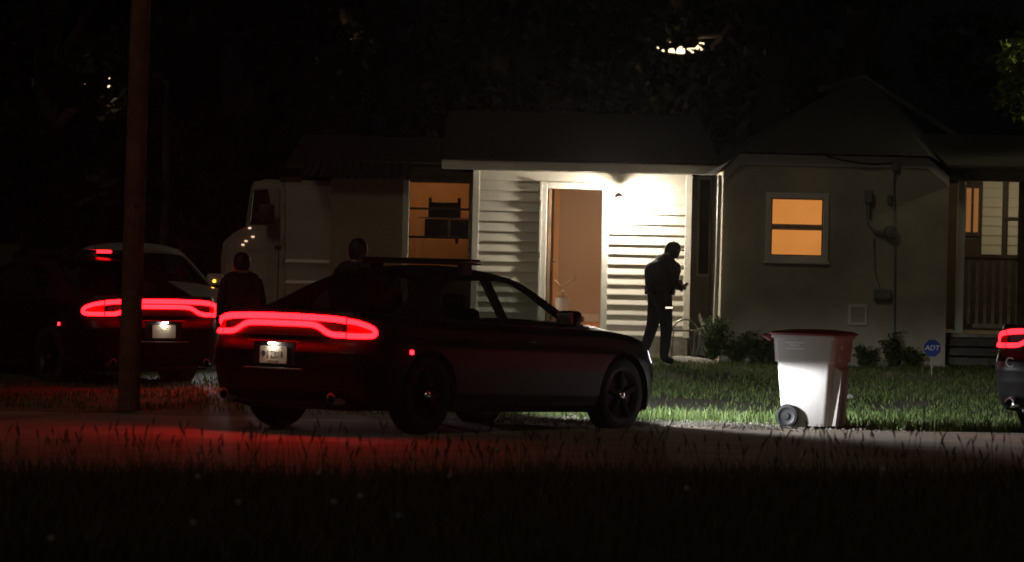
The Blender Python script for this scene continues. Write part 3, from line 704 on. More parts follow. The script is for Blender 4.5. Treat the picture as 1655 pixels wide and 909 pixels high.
# service entrance: cable, conduit, meter, boxes, hatch
svc = hb(MB().tube([at(1404, 312, D_R - .06), at(1404, 360, D_R - .06), at(1415, 375, D_R - .06), at(1440, 383, D_R - .06)], .03, 8), 'meter_conduit', 'grey_metal', None, True)
q = at(1404, 318, D_R - .06); hb(MB().bbox(q.x - .06, q.x + .06, D_R - .12, D_R - .005, q.z - .09, q.z + .09, .02), 'junction_box', 'grey_metal', svc)
q = at(1440, 376, D_R - .1); hb(MB().lathe([(0, -.15), (.08, -.14), (.10, -.10), (.10, 0)], 18, (q.x, D_R - .004, q.z), 'Y'), 'electric_meter', 'grey_metal', svc, True)
q = at(1438, 322, D_R - .05); hb(MB().bbox(q.x - .03, q.x + .03, D_R - .07, D_R - .004, q.z - .06, q.z + .06, .01), 'junction_box', 'grey_metal', svc)
q = at(1446, 300, D_R - .05)
hb(MB().tube([at(1446, 268, D_R - .08), at(1444, 300, D_R - .05), at(1446, 360, D_R - .05)], .014, 6), 'conduit', 'grey_metal', svc)
hb(MB().tube([at(1446, 392, D_R - .05), at(1445, 480, D_R - .05), at(1444, 590, D_R - .05)], .012, 6), 'conduit', 'grey_metal', svc)
hb(MB().tube([at(1412, 385, D_R - .04), at(1414, 440, D_R - .04), at(1422, 465, D_R - .04)], .010, 6), 'conduit', 'grey_metal', svc)
hb(MB().tube([tuple(v) for v in smooth_path([at(1335, 253, D_R - .1), at(1370, 261, D_R - .1), at(1410, 266, D_R - .1), at(1448, 264, D_R - .06)], 6)], .011, 6), 'service_cable', 'cable', svc)
hb(MB().bbox(at(1446, 268, D_R).x - .05, at(1446, 268, D_R).x + .05, D_R - .1, D_R - .024, Z(1446, 275, D_R), Z(1446, 262, D_R), .01), 'weather_head', 'grey_metal', svc)
q0, q1 = at(1411, 485, D_R), at(1440, 467, D_R); hb(MB().bbox(q0.x, q1.x, D_R - .09, D_R - .003, q0.z, q1.z, .02), 'utility_box', 'grey_metal')
q0, q1 = at(1370, 525, D_R), at(1402, 492, D_R); ht = hb(MB().bbox(q0.x, q1.x, D_R - .03, D_R - .002, q0.z, q1.z, .006), 'access_hatch', 'trim_white'); 
hb(MB().bbox(q0.x + .04, q1.x - .04, D_R - .038, D_R - .0305, q0.z + .04, q1.z - .04, .004), 'hatch_panel', 'stucco', ht)
# wing roof (hipped) and the gable behind it
ax, az = X(1395, 124, 57.5), Z(1395, 124, 57.5)
e = .22; yf = D_R - .22
V_ = [(wx0 - .1, yf, wz_e - .02), (wxa, yf, wz_t + .02), (wxb, yf, wz_t + .02), (wx1 + .16, yf, wz_e - .02), (ax, 57.0, az), (ax, 62.0, az), (wx0 - .6, 57.0, wz_e - .1), (wx1 + .9, 57.0, wz_e - .02), (wx0 - .6, 62.0, wz_e - .1), (wx1 + .9, 62.0, wz_e - .02)]
mb = MB(); mb.add(V_, [(0, 1, 4, 6), (1, 2, 4), (2, 3, 7, 4), (6, 4, 5, 8), (7, 9, 5, 4)]); hb(mb, 'wing_roof', 'shingle')
for P_, Q_ in (((1578, 240), (1395, 124)), ((1320, 146), (1395, 124))):
    a = at(P_[0], P_[1], 56.9); b = at(Q_[0], Q_[1], 56.9)
    mb = MB(); mb.prism([(a.x, a.z - .05), (b.x, b.z - .05), (b.x, b.z + .03), (a.x, a.z + .03)], 56.80, 56.84, 'Y'); hb(mb, 'rake_board', 'tin_roof')
# --- right porch
D_P = 52.9; pbz0 = Z(1600, 540, D_P)
px0, px1 = wx1 + .002, X(1780, 420, D_P)
hb(MB().bbox(px0, px1, D_P, D_B + .2, pbz0 - .06, pbz0, .01), 'porch_floor', 'grey_wood')
mb = MB(); mb.box(px0, px1, D_B + .2, D_B + .3, HZ - .05, wz_e + .1); pbw = hb(mb, 'porch_back_wall', 'dark_wood_and_shade')  # dark wall colour stands in for shade behind the railing
k0 = pbz0; 
lx0, lx1 = X(1588, 350, D_B), X(1624, 350, D_B)
for k in range(19):
    z0 = k0 + .142 * k
    if z0 > wz_e - .05: break
    if z0 < Z(1600, 418, D_B): continue  # pale planks only on the lit part above the rail
    plank(X(1590, 350, D_B), X(1622, 350, D_B), z0, z0 + .14, D_B + .2, pbw); plank(X(1632, 350, D_B), px1, z0, z0 + .14, D_B + .2, pbw)
for (xa, xb, ya, yb_) in ((1526, 1531, 312, 420),):
    f = MB(); x0, x1 = X(xa, 370, D_R - .005), X(xb, 370, D_R - .005); 
pw = MB(); a = at(1560, 345, D_B + .19); b = at(1582, 305, D_B + .19)
pw.bbox(a.x - .05, b.x + .05, D_B + .16, D_B + .199, a.z - .35, b.z + .06, .01); pwn = hb(pw, 'porch_window', 'dark_wood_and_shade')
for k in range(2): hb(MB().box(a.x + .01 + k * .11, a.x + .08 + k * .11, D_B + .152, D_B + .158, a.z - .28, b.z), 'pane', 'lit_slit', pwn)
a = at(1527, 425, D_R); 
for pxx in (1553, 1652):
    x = X(pxx, 420, D_P); hb(MB().bbox(x - .055, x + .055, D_P + .02, D_P + .13, pbz0, wz_e - .05, .012), 'porch_post', 'trim_white' if pxx < 1600 else 'dark_wood_and_shade')
hb(MB().bbox(px0, px1, D_P + .0, D_P + .15, wz_e - .049, wz_e + .10, .01), 'porch_beam', 'grey_wood')
mb = MB(); mb.box(px0, px1, D_P - .25, D_B + .2, wz_e + .101, wz_e + .13); hb(mb, 'porch_ceiling', 'grey_wood')
mb = MB(); mb.prism([(D_P - .3, wz_e + .131), (D_P - .3, wz_e + .17), (57.0, wz_e + .75), (57.0, wz_e + .70)], px0 - .02, px1 + .2, 'X'); hb(mb, 'porch_roof', 'shingle')
rz = Z(1620, 416, D_P); rl = hb(MB().bbox(X(1560, 420, D_P), px1, D_P + .03, D_P + .12, rz - .04, rz, .008), 'top_rail', 'dark_wood_and_shade')
hb(MB().bbox(X(1575, 420, D_P), px1, D_P + .05, D_P + .09, pbz0 + .08, pbz0 + .14, .006), 'bottom_rail', 'grey_wood')
x = X(1566, 420, D_P)
while x < px1 - .05:
    hb(MB().box(x, x + .04, D_P + .055, D_P + .09, pbz0 + .141, rz - .041), 'baluster', 'grey_wood'); x += .115
zr2 = Z(1640, 354, D_P); hb(MB().bbox(X(1622, 354, D_P), px1, D_P + .04, D_P + .10, zr2 - .03, zr2 + .02, .006), 'screen_rail', 'grey_wood')
for k in range(4):
    z1 = pbz0 - .065 - .135 * k
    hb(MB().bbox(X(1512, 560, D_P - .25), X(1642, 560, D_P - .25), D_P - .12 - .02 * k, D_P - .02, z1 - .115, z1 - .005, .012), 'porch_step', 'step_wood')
# assumed porch lamp under the ceiling, right of frame, for the lit siding
plm = empty('assumed_porch_lamp', (X(1690, 300, 54.0), 54.0, wz_e + .1)); tag(plm, 'assumed small porch ceiling lamp, out of view at the right end of the house', 'lamp')
MB().lathe([(0, -.02), (.10, -.02), (.10, 0)], 16).build('base', 'grey_metal', plm, True); MB().lathe([(0, -.13), (.04, -.12), (.06, -.08), (.05, -.03), (.03, -.021)], 16).build('bulb', 'assumed_porch_bulb', plm, True)
fl_ = empty('assumed_flood_lamp', (X(1800, 150, 52.2), 52.2, wz_e + .9)); tag(fl_, 'assumed flood lamp on an added post, out of view right of the porch', 'lamp')  # assumed lamp and post, added out of view to light the leaves
MB().tube([(0, 0, -wz_e - .8), (0, 0, -.3), (0, 0, .0)], .04, 8).build('post', 'grey_metal', fl_, True); MB().bbox(-.11, .11, -.06, .06, -.05, .06, .015).build('housing', 'grey_metal', fl_, True)
MB().bbox(-.09, .09, -.05, .05, .061, .075, .004).build('lens', 'flood', fl_)
# --- left window wall
lx0, lx1 = X(640, 360, D_W), ex0 + .1
bw0, bw1, bz0, bz1 = X(661, 360, D_W), X(757, 360, D_W), Z(710, 432, D_W), Z(710, 296, D_W)
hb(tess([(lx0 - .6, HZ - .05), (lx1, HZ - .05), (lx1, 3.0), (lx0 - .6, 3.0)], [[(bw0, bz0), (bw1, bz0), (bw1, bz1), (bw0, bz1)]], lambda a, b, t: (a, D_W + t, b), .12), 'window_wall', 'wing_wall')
f = MB(); f.bbox(bw0 - .07, bw0, D_W - .03, D_W + .06, bz0 - .07, bz1 + .07, .006); f.bbox(bw1, bw1 + .05, D_W - .03, D_W + .06, bz0 - .07, bz1 + .07, .006); f.bbox(bw0 + .0005, bw1 - .0005, D_W - .028, D_W + .06, bz1, bz1 + .06, .006); f.bbox(bw0 + .0005, bw1 - .0005, D_W - .028, D_W + .06, bz0 - .06, bz0, .006)
bw = hb(f, 'large_window', 'grey_wood')
for pyy in (338, 384): hb(MB().bbox(bw0, bw1, D_W + .0, D_W + .03, Z(710, pyy + 2, D_W), Z(710, pyy - 2, D_W), .004), 'glazing_bar', 'dark_wood_and_shade', bw)
for a, b in ((296, 335), (341, 381), (387, 432)): hb(MB().box(bw0 + .002, bw1 - .002, D_W + .012, D_W + .016, Z(710, b, D_W), Z(710, a, D_W)), 'pane', 'window_glass', bw)
# things behind that window: a wall cabinet rack
q0, q1 = at(692, 372, D_W + .4), at(745, 328, D_W + .4)
rk = empty('wall_rack', (q0.x, D_W + .12, q0.z)); tag(rk, 'dark cabinet rack hanging behind the large orange window', 'rack')
w_, h_ = q1.x - q0.x, q1.z - q0.z
MB().bbox(0, w_, .1, .35, h_ * .45, h_, .012).build('upper_box', 'dark_wood_and_shade', rk); MB().bbox(-.05, w_ * 1.3, .05, .4, -.12, h_ * .4, .012).build('lower_box', 'dark_wood_and_shade', rk)
MB().bbox(w_ * .62, w_ * .70, .03, .049, -.1, h_ * .42, .004).build('divider', 'grey_wood', rk)
for a in (.0, w_ * .9): MB().bbox(a, a + .05, .12, .18, h_, h_ + .07, .008).build('bracket', 'dark_wood_and_shade', rk)
MB().bbox(-.15, w_ * 1.3, .06, .1, h_ * .42, h_ * .46, .004).build('shelf', 'grey_wood', rk); MB().bbox(w_ * .85, w_ * .95, .1, .16, -.2, -.121, .008).build('bracket', 'dark_wood_and_shade', rk)
mb = MB(); mb.box(lx0 - .6, lx1, D_W + 1.6, D_W + 1.68, HZ, 3.0); hb(mb, 'room_back_wall', 'interior_orange')
mb = MB(); mb.box(lx0 - .6, lx0 - .5, D_W + .12, D_W + 1.6, HZ, 3.0); mb.box(lx1 - .01, lx1 + .05, D_W + .12, D_W + 1.6, HZ, 3.0); hb(mb, 'room_side_wall', 'interior_orange')
mb = MB(); mb.box(lx0 - .6, lx1, D_W + .12, D_W + 1.6, 2.96, 3.0); hb(mb, 'room_ceiling', 'interior_orange')
hb(MB().lathe([(0, -.12), (.08, -.1), (.13, -.05), (.15, 0)], 20, ((bw0 + bw1) / 2 - .1, D_W + .7, 2.955)), 'assumed_ceiling_lamp', 'room_lamp_orange', None, True)  # unseen lamp above the window, assumed from the orange room
for sgn, pxx in ((0, 686), (1, 697)):
    q = at(pxx, 405, D_W + 1.5); 
# main roof left
mb = MB(); z0 = Z(720, 286, D_W); zr = Z(612, 231, 60); xa, xb = X(478, 260, 58), fx0 + .4
mb.prism([(D_W - .5, 2.86), (D_W - .5, 2.92), (60.0, zr + .1), (60.0, zr + .02)], X(478, 260, 58), ex0, 'X'); hb(mb, 'left_roof', 'tin_roof')
a, b = at(490, 229, 59.9), at(735, 236, 59.9); hb(MB().bbox(a.x, b.x, 59.8, 59.95, a.z - .03, a.z + .02, .006), 'ridge_cap', 'grey_wood')
# --- shed projecting forward, with a scalloped tin roof
D_S = 52.8
s0, s1, sz = X(533, 380, D_S), X(657, 380, D_S), Z(590, 289, D_S)
shed = empty('shed', ((s0 + s1) / 2, D_S, HZ)); tag(shed, 'plain dim shed wall under a scalloped tin roof', 'shed'); SO = shed.location.copy()
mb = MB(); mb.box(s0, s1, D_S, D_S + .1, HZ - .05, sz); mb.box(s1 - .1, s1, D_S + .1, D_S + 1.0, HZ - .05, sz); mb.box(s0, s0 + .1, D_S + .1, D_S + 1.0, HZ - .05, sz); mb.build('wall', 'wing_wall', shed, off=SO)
MB().bbox(s1 - .06, s1 + .025, D_S - .025, D_S + .06, HZ, sz - .01, .006).build('corner_trim', 'trim_white', shed, off=SO)
ra, rb = X(484, 289, D_S), X(664, 289, D_S); rows = []; nn = 150
for t in range(9):
    y = D_S - .28 + 1.5 * t / 8; rows.append([(ra + (rb - ra) * k / nn, y, sz + .01 + .26 * t / 8 + .016 * math.cos(2 * math.pi * k / nn * (rb - ra) / .115)) for k in range(nn + 1)])
MB().grid(rows).build('tin_roof', 'tin_roof', shed, True, off=SO)
MB().tube([at(458, 480, D_S - .2), at(458, 380, D_S - .2), at(459, 292, D_S - .2)], .028, 8).build('roof_post', 'grey_wood', shed, True, off=SO)
q = at(458, 289, D_S - .2); MB().bbox(q.x - .05, ra + .05, D_S - .24, D_S - .18, q.z - .05, q.z + .02, .006).build('roof_beam', 'dark_wood_and_shade', shed, off=SO)

# ------------------------------------------------------------------ wall lamp by the door
q = at(1000, 319, D_E - .12)
wl = empty('wall_lamp', (q.x, D_E - .03, q.z)); tag(wl, 'bright round wall lamp beside the open door', 'lamp')
MB().lathe([(0, -.17), (.02, -.165), (.022, -.03), (.055, -.02), (.055, 0)], 18, (0, .0, .0), 'Y').build('base', 'lamp_housing', wl, True)
MB().lathe([(0, .05), (.035, .045), (.058, .02), (.062, -.01), (.055, -.012)], 20, (0, -.19, 0)).build('hood', 'lamp_housing', wl, True)
MB().lathe([(0, -.085), (.028, -.075), (.042, -.045), (.038, -.018), (.02, -.013)], 18, (0, -.19, -.01)).build('bulb', 'bulb', wl, True)

# ------------------------------------------------------------------ things in the doorway
fl = dz0
q = at(908, 500, D_E + .6)
bag = empty('waste_basket', (q.x, D_E + .6, fl)); bag.scale = (.72, .72, 1.3); tag(bag, 'white waste basket with crumpled bag and tan handle, inside the doorway', 'basket')
mb = MB(); mb.add([(-.11, -.09, 0), (.11, -.09, 0), (.11, .09, 0), (-.11, .09, 0), (-.14, -.11, .32), (.14, -.11, .32), (.14, .11, .32), (-.14, .11, .32)], [(0, 3, 2, 1), (0, 1, 5, 4), (1, 2, 6, 5), (2, 3, 7, 6), (3, 0, 4, 7)]); mb.build('basket_body', 'bag_white', bag)
bm = bmesh.new(); bmesh.ops.create_icosphere(bm, subdivisions=3, radius=.105)
for v in bm.verts: v.co = Vector((v.co.x, v.co.y * .8, v.co.z * .7)) * random.uniform(.86, 1.08) + Vector((0, 0, .34))
me = bpy.data.meshes.new('crumpled_bag'); bm.to_mesh(me); bm.free(); me.materials.append(M['wand_tan']); link('crumpled_bag', me, bag)
MB().tube([(-.17, -.02, .52), (-.02, -.03, .45), (.12, -.03, .50), (.24, -.03, .54)], .012, 8).build('handle', 'wand_tan', bag, True)
MB().bbox(.22, .27, -.06, 0, .50, .64, .015).build('handle_grip', 'wand_tan', bag, True)
q = at(947, 514, D_E + 1.2); b = empty('door_stop', (q.x, ry1 - .04, fl)); tag(b, 'small dark ball on the floor inside the doorway', 'ball')
MB().lathe([(0, 0), (.03, .008), (.045, .04), (.03, .08), (0, .088)], 14, (0, -.05, 0)).build('ball', 'dark_wood_and_shade', b, True)
hk = bpy.data.objects
# ------------------------------------------------------------------ van on the left
D_V = 54.0
v0 = at(356, 470, D_V); van = empty('van', (v0.x, D_V, .16), 0); tag(van, 'pale delivery van with large mirror, left of the house', 'van')
VO = van.location
def vp(px, py): a = at(px, py, D_V); return (a.x - VO.x, a.z - VO.z)
gz0 = .35
prof = [vp(357, 470), vp(356, 420), vp(360, 392), vp(378, 376), vp(396, 367), vp(400, 340), vp(405, 305), vp(410, 294), vp(430, 290)]
L = vp(652, 400)[0]; prof = [(prof[0][0], gz0)] + prof + [(L, prof[-1][1] - .01), (L + .03, 1.4), (L, gz0)]
win_ = [vp(404, 362), vp(410, 308), vp(433, 306), vp(443, 362)]
vb = MB(); n = len(prof)
for s_, y in ((1, 0.0), (-1, 1.95)):
    pass
rows = []
for y, ins in ((-.04, .10), (0.0, .03), (.05, 0), (1.6, 0), (1.65, .03), (1.69, .10)):
    cx_, cz_ = 2.2, 1.4; rows.append([(cx_ + (a - cx_) * (1 - ins * .35), y, cz_ + (b - cz_) * (1 - ins * .7)) for a, b in prof + prof[:1]])
vb.grid(rows); k = len(rows[0]); vb.add(rows[0][:-1], [tuple(range(k - 1))]); vb.add(rows[-1][:-1], [tuple(range(k - 1))]); vb.build('van_body', 'dull_white', van, True, angle=30)
mb = MB(); mb.prism(win_, -.052, -.045, 'Y'); wv = mb.build('side_window', 'dark_lens', van)
fm = MB(); ww_ = [(a * 1.0, b) for a, b in win_]; fm.tube([(a, -.05, b) for a, b in win_ + win_[:1]], .012, 6); fm.build('window_seal', 'black_plastic', wv)
a = vp(420, 362); b = vp(446, 331); mv = MB().bbox(a[0], b[0], -.36, -.22, a[1], b[1], .03).build('wing_mirror', 'black_plastic', van, True)
MB().tube([((a[0] + b[0]) / 2, -.22, a[1] + .05), ((a[0] + b[0]) / 2 - .05, -.04, a[1])], .018, 6).build('mirror_arm', 'black_plastic', mv)
a = vp(418, 349); MB().bbox(a[0] - .04, a[0] + .12, -.372, -.361, a[1] - .04, a[1] + .04, .004).build('mirror_glass', 'chrome', mv)
for pyy in (422, 456): a = vp(465, pyy); MB().bbox(.9, L - .1, -.056, -.0405, a[1] - .025, a[1] + .02, .006).build('side_moulding', 'trim_white', van)
a = vp(460, 0)[0]; MB().bbox(a - .008, a + .008, -.046, -.039, .5, prof[9][1] - .15, .003).build('door_seam', 'black_plastic', van)
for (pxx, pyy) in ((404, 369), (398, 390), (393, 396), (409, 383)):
    a = vp(pxx, pyy); MB().bbox(a[0] - .022, a[0] + .022, -.055, -.042, a[1] - .011, a[1] + .011, .005).build('painted_glint', 'warm_glint', van)  # glowing chips imitate light reflected off the van, no lamps there
a = vp(452, 400); MB().bbox(a[0] - .07, a[0] + .03, -.07, -.041, a[1] - .03, a[1] + .03, .01).build('door_handle', 'black_plastic', van)
for xw in (.75, L - .8):
    w = MB().lathe([(0, -.03), (.06, -.03), (.2, 0), (.2, .2)], 24, (xw, 0, .33), 'Y').build('wheel', 'grey_metal', van, True)
    MB().lathe([(.2, .22), (.33, .22), (.36, .18), (.36, .02), (.33, -.02), (.2, -.01)], 28, (xw, 0, .36 - .03), 'Y').build('tyre', 'rubber', w, True)

# ------------------------------------------------------------------ wheeled bin
q = at(1302, 692, 36.9)
cart = empty('wheeled_bin', (q.x + .06, 36.9, .01), R(66)); tag(cart, 'pale wheeled refuse bin with dark red lid beside the road', 'bin')
def ring(hw, hd, z, r, yo=0):
    out = []
    for cx_, cy_, a0 in ((hw - r, hd - r, 0), (-hw + r, hd - r, 90), (-hw + r, -hd + r, 180), (hw - r, -hd + r, 270)):
        for k in range(4): t = R(a0 + 30 * k); out.append((cx_ + r * math.cos(t), cy_ + yo + r * math.sin(t), z))
    return out
def loft(rings, caps=True):
    mb = MB(); n = len(rings[0]); vs_ = [p for r_ in rings for p in r_]; fs = []
    for i in range(len(rings) - 1):
        for k in range(n): fs.append((i * n + k, i * n + (k + 1) % n, (i + 1) * n + (k + 1) % n, (i + 1) * n + k))
    if caps: fs += [tuple(range(n)), tuple((len(rings) - 1) * n + k for k in range(n))]
    return mb.add(vs_, fs)
HW, HD = .275, .30
body = loft([ring(HW * .84, HD * .80, .02, .05), ring(HW * .85, HD * .82, .035, .06), ring(HW * .965, HD * .97, .60, .06), ring(HW * .97, HD * .98, .645, .06), ring(HW * 1.03, HD * 1.04, .655, .05), ring(HW * 1.07, HD * 1.09, .88, .05), ring(HW * 1.13, HD * 1.15, .885, .04), ring(HW * 1.13, HD * 1.15, .915, .04)])
cb = body.build('bin_body', 'cart_grey', cart, True, angle=30)
lid = loft([ring(HW * 1.19, HD * 1.23, .917, .05), ring(HW * 1.20, HD * 1.24, .935, .05), ring(HW * 1.05, HD * 1.1, .955, .06), ring(HW * .6, HD * .6, .972, .08), ring(.05, .05, .976, .03)])
lid.build('lid', 'cart_lid', cart, True, angle=35)
MB().tube([(-.22, .37, .86), (-.22, .44, .90), (.22, .44, .90), (.22, .37, .86)], .017, 8).build('handle_bar', 'cart_lid', cart, True)
# side gutter column on the right face, with lift pocket
def rz(m_, d=-(HD - HW) * 1.06): m_.v = [(y, -x + d, z) for x, y, z in m_.v]
pk = MB(); pk.prism([(HW * .86, .03), (HW * .86 + .035, .03), (HW * .985 + .03, .57), (HW * 1.0, .60), (HW * .97, .60)], -.10, -.03, 'Y'); rz(pk); pk.build('corner_rib', 'cart_grey', cb)
pk = MB(); pk.prism([(HW * .86, .03), (HW * .86 + .035, .03), (HW * .985 + .03, .57), (HW * 1.0, .60), (HW * .97, .60)], .08, .15, 'Y'); rz(pk); pk.build('corner_rib', 'cart_grey', cb)
pk = MB(); pk.bbox(HW * 1.045, HW * 1.10, -.12, .16, .66, .78, .015); rz(pk); pk.build('lift_bar_pocket', 'cart_grey', cb)
pk = MB(); pk.prism([(-HD * .80 - .0, .03), (-HD * .80 - .075, .03), (-HD * .95 - .085, .56), (-HD * .96, .62)], -HW * .86 + .045, -HW * .86 + .10, 'X'); pk.v = [(x, y, z) for x, y, z in pk.v]; pk.build('corner_column', 'cart_grey', cb)
mk = MB(); mk.add([(HW * 1.075, -.16, .78), (HW * 1.085, -.06, .78), (HW * 1.085, -.11, .84)], [(0, 1, 2)]); mk.v = [(x + .012, y, z) for x, y, z in mk.v]; rz(mk); mk.build('moulded_mark', 'white_ink', cb)
for s_ in (-1,):
    w = MB().lathe([(0, -.032), (.03, -.032), (.035, -.022), (.075, -.02), (.085, -.026)], 24, (0, 0, 0), 'X'); w.v = [(x - HW * .86 - .035, y + .16, z + .115) for x, y, z in w.v]; wo = w.build('wheel', 'black_plastic', cart, True)
    t = MB().lathe([(.085, .02), (.11, .022), (.118, .0), (.11, -.026), (.085, -.03)], 28, (0, 0, 0), 'X'); t.v = [(x - HW * .86 - .035, y + .16, z + .115) for x, y, z in t.v]; t.build('tyre', 'rubber', wo, True)
w = MB().lathe([(0, .05), (.03, .05), (.035, .04), (.08, .038), (.085, .045), (.11, .04), (.118, .02), (.11, 0), (.085, -.01)], 24, (0, 0, 0), 'X'); w.v = [(x + HW * .86 + .0, y + .16, z + .115) for x, y, z in w.v]; w.build('wheel', 'rubber', cart, True)
base = Matrix(((1, 0, 0, -.07), (0, .03, -1, -HD * 1.062 - .004), (0, 1, .03, .80), (0, 0, 0, 1)))
for k, (tx, sc) in enumerate((('WASTE SERVICE', 1.0), ('COUNTY', .9), ('000000000000', .9))):
    # illegible stencilled lines: short blocks
    z = .835 - k * .030; wd = (.19, .10, .18)[k]; x0 = (-.185, -.145, -.185)[k]; u = x0; blk = MB()
    while u < x0 + wd:
        st = random.uniform(.008, .013); yy = -HD * (1.04 + .05 * (z - .655) / .225) - .0035
        blk.box(u, u + st, yy, yy + .003, z, z + .018); u += st + .004
    blk.v = [(y + (HD - HW) * 1.06, -x, z) for x, y, z in blk.v]; blk.build('stencil_line', 'white_ink', cb)

# ------------------------------------------------------------------ people
def person(name, label, loc, rz, J, rad, extra=None):
    """J: joint name -> (parent, x, y, z); facing +x"""
    root = empty(name, loc, rz)
    names = list(J); idx = {n_: i for i, n_ in enumerate(names)}
    me = bpy.data.meshes.new('body'); me.from_pydata([J[n_][1:4] for n_ in names], [(idx[J[n_][0]], idx[n_]) for n_ in names if J[n_][0]], [])
    o = bpy.data.objects.new('body', me); col.objects.link(o)
    sk = o.modifiers.new('skin', 'SKIN'); sk.use_smooth_shade = True; ss = o.modifiers.new('sub', 'SUBSURF'); ss.levels = 2; ss.render_levels = 2
    for n_ in names:
        r_ = rad.get(n_, .05); r_ = r_ if isinstance(r_, tuple) else (r_, r_); me.skin_vertices[0].data[idx[n_]].radius = r_
        me.skin_vertices[0].data[idx[n_]].use_root = (n_ == 'pelvis')
    dg = bpy.context.evaluated_depsgraph_get(); ev = o.evaluated_get(dg); bme = bpy.data.meshes.new_from_object(ev); bpy.data.objects.remove(o)
    bme.materials.clear()
    for m_ in ('uniform', 'skin', 'leather'): bme.materials.append(M[m_])
    hd = Vector(J['head'][1:4]); hands = [Vector(J[h_][1:4]) for h_ in J if h_.startswith('hand')]; toes = [Vector(J[h_][1:4]) for h_ in J if h_.startswith('ankle')]
    for p in bme.polygons:
        c = p.center
        if (c - hd).length < .17 and c.z > J['neck'][3] - .005: p.material_index = 1
        elif any((c - h_).length < .11 for h_ in hands): p.material_index = 1
        elif c.z < .12: p.material_index = 2
        p.use_smooth = True
    link('body', bme, root)
    h = hd
    # hair: shell over the skull
    mb = MB(); mb.lathe([(0, .118), (.05, .108), (.085, .07), (.103, .01), (.101, -.05), (.085, -.10)], 18, (h.x - .028, h.y, h.z + .005)); mb.build('hair', 'hair', root, True)
    tag(root, label, 'person')
    return root
def stand(lean=0.0):
    return dict(
        pelvis=(None, 0, 0, .96), waist=('pelvis', .01, 0, 1.10), chest=('waist', .0, 0, 1.30), collar=('chest', -.01, 0, 1.46), neck=('collar', .01, 0, 1.53), head=('neck', .03, 0, 1.64), crown=('head', .02, 0, 1.70), nose=('head', .125, 0, 1.635),
        shl=('collar', -.01, .18, 1.43), ell=('shl', -.03, .25, 1.15), wrl=('ell', .10, .24, .93), handl=('wrl', .14, .23, .86), f1l=('handl', .17, .255, .79), f2l=('handl', .16, .235, .775), f3l=('handl', .15, .215, .78), f4l=('handl', .14, .20, .79), thl=('wrl', .16, .20, .87),
        shr=('collar', -.01, -.18, 1.43), elr=('shr', -.03, -.25, 1.15), wrr=('elr', .10, -.24, .93), handr=('wrr', .14, -.23, .86), f1r=('handr', .17, -.255, .79), f2r=('handr', .16, -.235, .775), f3r=('handr', .15, -.215, .78), f4r=('handr', .14, -.20, .79), thr=('wrr', .16, -.20, .87),
        hipl=('pelvis', 0, .10, .90), knl=('hipl', .03, .11, .50), anklel=('knl', -.01, .11, .09), toel=('anklel', .16, .13, .045),
        hipr=('pelvis', 0, -.10, .90), knr=('hipr', .03, -.11, .50), ankler=('knr', -.01, -.11, .09), toer=('ankler', .16, -.13, .045))
RAD = dict(pelvis=(.14, .125), waist=(.135, .125), chest=(.155, .14), collar=(.10, .09), neck=.058, head=(.088, .082), crown=.07, nose=.014,
           shl=.075, shr=.075, ell=.052, elr=.052, wrl=.036, wrr=.036, handl=.032, handr=.032, thl=.011, thr=.011,
           hipl=.10, hipr=.10, knl=.068, knr=.068, anklel=.052, ankler=.052, toel=.042, toer=.042, **{f'f{k}{s_}': .009 for k in range(1, 5) for s_ in 'lr'})
def kit(root, J, cap=True, k_=1.0):
    h = Vector(J['head'][1:4])
    w = Vector(J['pelvis'][1:4]).lerp(Vector(J['waist'][1:4]), .55)
    mb = MB(); mb.lathe([(.150 * k_, -.028), (.175 * k_, -.026), (.175 * k_, .026), (.150 * k_, .028)], 24, tuple(w)); mb.v = [(x, w.y + (y - w.y) * 1.08, z) for x, y, z in mb.v]; b = mb.build('duty_belt', 'leather', root, True)
    for a in (60, 140, 200, -60, -120):
        c, s_ = math.cos(R(a)), math.sin(R(a)); mb = MB().bbox(-.03, .03, -.04, .04, -.075, .05, .012); mb.v = [(w.x + c * (.185 + x) - s_ * y, w.y + s_ * (.195 + x) + c * y, w.z + z) for x, y, z in mb.v]; mb.build('pouch', 'leather', b, True)
    ch_ = Vector(J['chest'][1:4]); co = Vector(J['collar'][1:4]); rg = lambda c, a, b, z: [(x + c.x, y, z) for x, y, _ in ring(a, b, 0, min(a, b) * .75)]
    mb = loft([rg(w, .165 * k_, .18 * k_, w.z + .045), rg(w.lerp(ch_, .5), .185 * k_, .205 * k_, (w.z + ch_.z) / 2 + .02), rg(ch_, .20 * k_, .215 * k_, ch_.z), rg(ch_.lerp(co, .55), .18 * k_, .19 * k_, ch_.z + .09), rg(co, .11 * k_, .13 * k_, co.z + .005)]); mb.build('vest', 'uniform', root, True, angle=70)
    if cap:
        mb = MB(); mb.lathe([(0, .085), (.06, .075), (.098, .03), (.106, -.015)], 20, (h.x - .005, h.y, h.z + .055)); c = mb.build('cap', 'uniform', root, True)
        mb = MB(); rows = []
        for t in (0, .5, 1): rows.append([(h.x + .075 + t * .09 - (abs(u) ** 2) * .05, h.y + u * .085, h.z + .045 - t * .02 - abs(u) ** 2 * .012) for u in (-1, -.6, -.2, .2, .6, 1)])
        mb.grid(rows); mb.grid([[(x, y, z - .008) for x, y, z in r_] for r_ in rows]); mb.build('cap_brim', 'uniform', c, True)
        MB().lathe([(0, .012), (.012, .006), (.014, -.002)], 8, (h.x - .005, h.y, h.z + .142)).build('cap_button', 'uniform', c, True)
